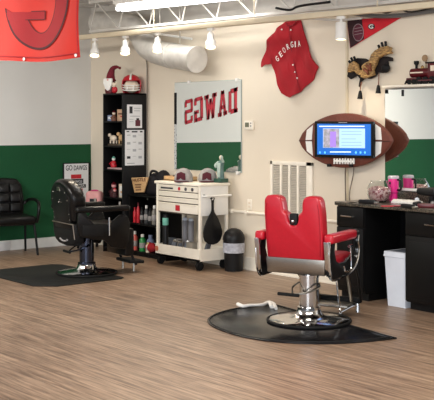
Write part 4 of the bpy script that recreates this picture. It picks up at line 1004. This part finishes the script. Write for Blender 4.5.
obj('bag_body', bm, mat('black nylon', (24, 22, 26), .7, var=.3, scale=14, bump=.4), bg)
bm = BM(); tube(bm, [(-.1, -.06, .14), (-.06, -.08, .22), (.04, -.08, .22), (.08, -.06, .15)], .012, 8); obj('carry_handle', bm, blackm, bg)
bm = BM(); ball(bm, (-.12, -.10, .10), (.03, .014, .022), 10); obj('buckle', bm, skin, bg)

# ------------------------------------------------------------------ tool cart
tc = thing('tool_cart', 'cream metal tool cart with drawers and black casters by the mirror', 'tool cart', (2.61, -.30, 0))
hx, hy = .41, .20
bm = BM(); box2(bm, (-hx-.02, -hy-.015, .925), (hx+.02, hy+.015, .955), .006); obj('top_tray', bm, cream, tc)
for sx in (-1, 1):
    for sy in (-1, 1):
        bm = BM(); box2(bm, (hx*sx, hy*sy, .11), ((hx-.035)*sx, (hy-.03)*sy, .93), .003); obj('corner_post', bm, cream, tc)
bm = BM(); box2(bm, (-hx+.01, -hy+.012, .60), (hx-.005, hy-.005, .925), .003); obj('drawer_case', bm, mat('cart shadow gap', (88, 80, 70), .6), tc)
bm = BM(); box2(bm, (hx-.005, -hy+.01, .60), (hx+.002, hy-.005, .925), .002); obj('side_panel', bm, white, tc)
dz = [(.855, .918), (.79, .845), (.73, .78), (.615, .718)]
for i, (a, b) in enumerate(dz):
    bm = BM(); box2(bm, (-hx+.04, -hy-.006, a), (hx-.04, -hy+.010, b), .004); d = obj('drawer', bm, cream, tc)
    bm = BM(); box2(bm, (-hx+.05, -hy-.016, b-.014), (hx-.05, -hy-.004, b-.002), .002); obj('pull_lip', bm, cream, d)
    if i == 0:
        bm = BM(); box2(bm, (-.31, -hy-.009, a+.018), (-.08, -hy-.005, a+.036)); obj('slot_label', bm, ink, d)
        for x in (.04, .16, .28):
            bm = BM(); cyl(bm, (x, -hy-.006, a+.03), (x, -hy-.012, a+.03), .02, n=14); obj('badge', bm, redink if x < .1 else mat('dark badge', (70, 66, 70), .5), d)
    if i == 3:
        bm = BM(); box2(bm, (-.03, -hy-.010, a+.02), (.05, -hy-.005, b-.02), .002); obj('badge', bm, redink, d)
bm = BM(); box2(bm, (-hx, -hy-.01, .105), (hx, hy, .125)); box2(bm, (-hx, -hy-.01, .105), (hx, -hy+.002, .235)); box2(bm, (-hx, hy-.01, .105), (hx, hy, .235)); box2(bm, (-hx, -hy, .105), (-hx+.01, hy, .235)); box2(bm, (hx-.008, -hy, .105), (hx+.002, hy, .235)); obj('bottom_tray', bm, cream, tc)
bm = BM(); cyl(bm, (-hx+.03, -hy-.012, .18), (-hx+.03, -hy-.017, .18), .03, n=16); obj('round_sticker', bm, mat('tan red sticker', (190, 110, 80), .6), tc)
for sx in (-1, 1):
    for sy in (-1, 1):
        x, y = (hx-.05)*sx, (hy-.03)*sy
        bm = BM(); cyl(bm, (x-.016, y, .048), (x+.016, y, .048), .047, n=20); cs = obj('caster', bm, rubber, tc)
        bm = BM(); box2(bm, (x-.028, y-.02, .04), (x-.02, y+.02, .104)); box2(bm, (x+.02, y-.02, .04), (x+.028, y+.02, .104)); box2(bm, (x-.028, y-.025, .096), (x+.028, y+.025, .105)); obj('fork', bm, blackm, cs)
bm = BM(); tube(bm, [(hx, -hy+.03, .82), (hx+.07, -hy+.03, .82), (hx+.07, hy-.02, .82), (hx, hy-.02, .82)], .011, 8, smooth=False); obj('push_handle', bm, white, tc)
bm = BM(); tube(bm, [(hx+.002, -.06, .79), (hx+.03, -.06, .79), (hx+.035, -.06, .81)], .006, 6); cyl(bm, (hx+.0, -.155, .825), (hx+.02, -.155, .825), .012, n=10); obj('hook', bm, blackm, tc)
# hand mirror hanging
hmz = thing('hand_mirror', 'black teardrop hand mirror hanging on the side of the tool cart', 'hand mirror', (3.055, -.36, .79))
PX = lambda y_, z_: (0, y_, z_)
bm = BM(); out_ = [(.135*math.sin(t)*(.75+.25*math.cos(t*.5)), -.345+.165*-math.cos(t)) for t in [i*2*PI/32 for i in range(32)]]
out_ = []
for i in range(33):
    t = i/32*PI*1.0; 
pro = [(0, -.505), (.06, -.495), (.11, -.46), (.13, -.41), (.132, -.36), (.115, -.30), (.085, -.24), (.05, -.185), (.024, -.15), (.015, -.12), (.014, -.05), (.018, -.02)]
full = pro+[(-a, b) for a, b in pro[::-1][:-1]]
full = [(a, b) for a, b in full]
prism(bm, [PX(a, b) for a, b in full], (.016, 0, 0), .004); obj('back_plate', bm, blackpl, hmz)
bm = BM(); tube(bm, [(.008, .022*math.cos(t*PI/6), -.0+.022*math.sin(t*PI/6)) for t in range(12)], .006, 6, closed=True, smooth=False); obj('hanging_loop', bm, blackpl, hmz)
# stuff in tray
kit = mat('dark kit', (78, 82, 90), .5, var=.25, scale=20)
for (px, d, s_, m_, l_) in ((170.5, .34, (.10, .09, .16), kit, 'dark grey box at the left of the cart tray'), (178, .30, (.12, .08, .15), grime, 'pale grey box in the middle of the cart tray'), (191.5, .38, (.12, .07, .15), mat('tan kit', (150, 142, 128), .6), 'tan box at the right of the cart tray')):
    simple_box('small_box', l_, 'box', (PW(px, 245, d).x, -d, .126), s_, m_, random.uniform(-.3, .3), [('lid', (0, 0, s_[2]), (s_[0]*1.02, s_[1]*1.02, .01), m_)])
for (px, d, a, l_) in ((173.5, .44, .4, 'dark clippers at the left front of the cart tray'), (180, .43, -.5, 'dark clippers in the middle front of the cart tray'), (186, .40, .9, 'dark clippers standing left of the tan box in the cart tray'), (207, .30, 1.4, 'dark clippers at the right end of the cart tray behind the hand mirror')):
    o = thing('hair_clipper', l_, 'clippers', (PW(px, 245, d).x, -d, .126), a)
    bm = BM(); box(bm, (0, 0, .08), (.06, .045, .15), .015, RY(.3)); obj('body', bm, kit, o)
    bm = BM(); box(bm, (.025, 0, .158), (.04, .042, .025), .003, RY(.3)); obj('blade', bm, steel, o)
q = thing('teal_label_bottle', 'black bottle with a teal label at the front left of the cart tray', 'bottle', (PW(165.5, 217, .44).x, -.44, .126))
bm = BM(); lathe(bm, [(0, 0), (.033, 0), (.033, .40), (.025, .44), (0, .44)], n=16); obj('bottle_body', bm, blackpl, q)
bm = BM(); lathe(bm, [(.032, .32), (.035, .325), (.035, .40), (.032, .405)], n=16); obj('label_band', bm, tealm, q)
for px, l_ in ((185, 'left of the two tall pale canisters standing in the cart tray'), (191, 'right of the two tall pale canisters standing in the cart tray')):
    o = thing('canister', l_, 'canister', (PW(px, 230, .16).x, -.16, .126))
    bm = BM(); lathe(bm, [(0, 0), (.035, 0), (.035, .36), (0, .36)], n=16); obj('body', bm, mat('pale canister', (132, 130, 134), .5), o)
    bm = BM(); lathe(bm, [(0, .359), (.03, .359), (.03, .39), (0, .40)], n=16); obj('lid', bm, whitepl, o)
# on top of cart
wt = thing('wooden_tray', 'shallow tan wooden tray with dark bits on the left of the cart top', 'tray', (2.37, -.28, .956))
bm = BM(); box2(bm, (-.19, -.10, 0), (.19, .10, .012))
for a, b in (((-.19, -.10, 0), (.19, -.088, .05)), ((-.19, .088, 0), (.19, .10, .05)), ((-.19, -.10, 0), (-.178, .10, .05)), ((.178, -.10, 0), (.19, .10, .05))): box2(bm, a, b, .003)
obj('tray_box', bm, brownwood, wt)
bm = BM(); ball(bm, (2.34, -.28, .995), (.09, .06, .035), 14); 
for v in bm.verts: v.co.z = max(.969, v.co.z)
tag(obj('black_cap', bm, blackm), 'black rounded cap lying in the wooden tray', 'cap')
def cap(x, y, rz, label, col1, col2):
    o = thing('baseball_cap', label, 'cap', (x, y, .956), rz)
    o.scale = (1.2, 1.2, 1.3)
    bm = BM(); lathe(bm, [(.085, .0), (.09, .02), (.085, .06), (.06, .10), (.03, .115), (0, .12)], n=24); obj('crown', bm, col1, o)
    bm = BM(); prism(bm, [(.07*math.cos(t), -.05-.10*math.sin(t)*1.0, .006) for t in [i*PI/12 for i in range(13)]], (0, 0, .006), .002); obj('brim', bm, col2, o)
    bm = BM(); prism(bm, [(x_, -.088, z_) for x_, z_ in [(-.045, .02), (.045, .02), (.04, .075), (0, .09), (-.04, .075)]], (0, .02, 0), .004); obj('front_panel', bm, col2, o)
    bm = BM(); ball(bm, (0, 0, .12), (.008, .008, .005), 8); obj('top_button', bm, col2, o)
pc = mat('dark plum cloth', (78, 20, 34), .85, var=.2)
cap(2.59, -.40, .6, 'grey cap with plum front, left of the two caps on the cart', grime, pc)
cap(2.775, -.20, .8, 'grey cap with plum front, right of the two caps on the cart', grime, pc)
fg = thing('trophy_figurine', 'green and white standing figurine on the right of the cart top', 'figurine', (2.965, -.16, .956))
fg.scale = (1.15, 1.15, 1.15)
bm = BM(); box(bm, (0, 0, .02), (.11, .10, .04), .006); obj('plinth', bm, mat('dark green resin', (40, 74, 62), .4, var=.3, scale=20), fg)
tealg = mat('teal grey cloth resin', (84, 112, 106), .5, var=.3, scale=25)
bm = BM(); lathe(bm, [(.04, .04), (.035, .10), (.03, .14), (.038, .19), (.02, .215), (0, .22)], n=14, sy=.7); obj('body', bm, tealg, fg)
bm = BM(); ball(bm, (0, 0, .24), (.02, .02, .024), 12); obj('head', bm, skin, fg)
bm = BM(); tube(bm, [(-.035, 0, .20), (-.05, -.03, .17), (-.02, -.05, .15)], .012, 8); tube(bm, [(.035, 0, .20), (.05, -.03, .23), (.045, -.03, .26)], .011, 8); obj('arm', bm, mat('pale green grey resin', (168, 186, 178), .5, var=.2, scale=30), fg)
bm = BM(); prism(bm, [(-.02, -.035, .05), (.02, -.035, .05), (.028, -.035, .19), (-.028, -.035, .19)], (0, .01, 0), .003); obj('robe_front', bm, mat('pale green grey resin', (168, 186, 178), .5, var=.2, scale=30), fg)

# black round trash can
tr_ = thing('trash_can', 'black domed trash can with a pale band right of the tool cart', 'bin', (3.205, -.175, 0))
bm = BM(); lathe(bm, [(0, 0), (.098, 0), (.10, .01), (.115, .30), (.12, .33), (.116, .345), (0, .345)], n=32); obj('body', bm, blackpl, tr_)
bm = BM(); lathe(bm, [(.1115, .20), (.1185, .203), (.1225, .305), (.116, .31)], n=32); obj('liner_band', bm, mat('crumpled pale bag', (196, 198, 206), .5, rgb2=(140, 142, 152), scale=24, bump=.5), tr_, 'pale crinkled bag band round the upper body')
bm = BM(); lathe(bm, [(.122, .335), (.124, .345), (.118, .38), (.10, .42), (.07, .45), (.03, .465), (0, .468)], n=32); ld_ = obj('dome_lid', bm, blackpl, tr_)
bm = BM(); prism(bm, [(-.05, -.10, .39), (.05, -.10, .39), (.04, -.088, .43), (-.04, -.088, .43)], (0, -.006, 0), .002); obj('swing_flap', bm, blackm, ld_)

# repeats share a group phrase
GROUPS = {'track_light': 'track spotlights along the cream rail', 'baseball_cap': 'baseball caps on the tool cart', 'paper_notice': 'notices taped to the tall bookshelf',
          'canister': 'tall canisters in the cart tray', 'small_box': 'small boxes in the cart tray', 'barber_chair': 'barber chairs on the shop floor', 'base_cabinet': 'black cabinets under the counter',
          'television_cable': 'cords under the football television', 'animal_figurine': 'animal figurines on the tall bookshelf', 'figurine_plinth': 'figurine planks on the tall bookshelf'}
for o in list(bpy.data.objects):
    if o.parent is None and 'category' in o.keys():
        n = o.name.split('.')[0]
        if n in GROUPS: o['group'] = GROUPS[n]
        elif n == 'bottle': o['group'] = 'bottles on the low black shelf unit' if o.location.x < 3 else 'small bottles on the counter'
        elif n == 'hair_clipper': o['group'] = 'clippers in the cart tray' if o.location.x < 4 else 'clippers on the granite counter'
        elif n == 'figurine': o['group'] = 'small figurines on the tall bookshelf'
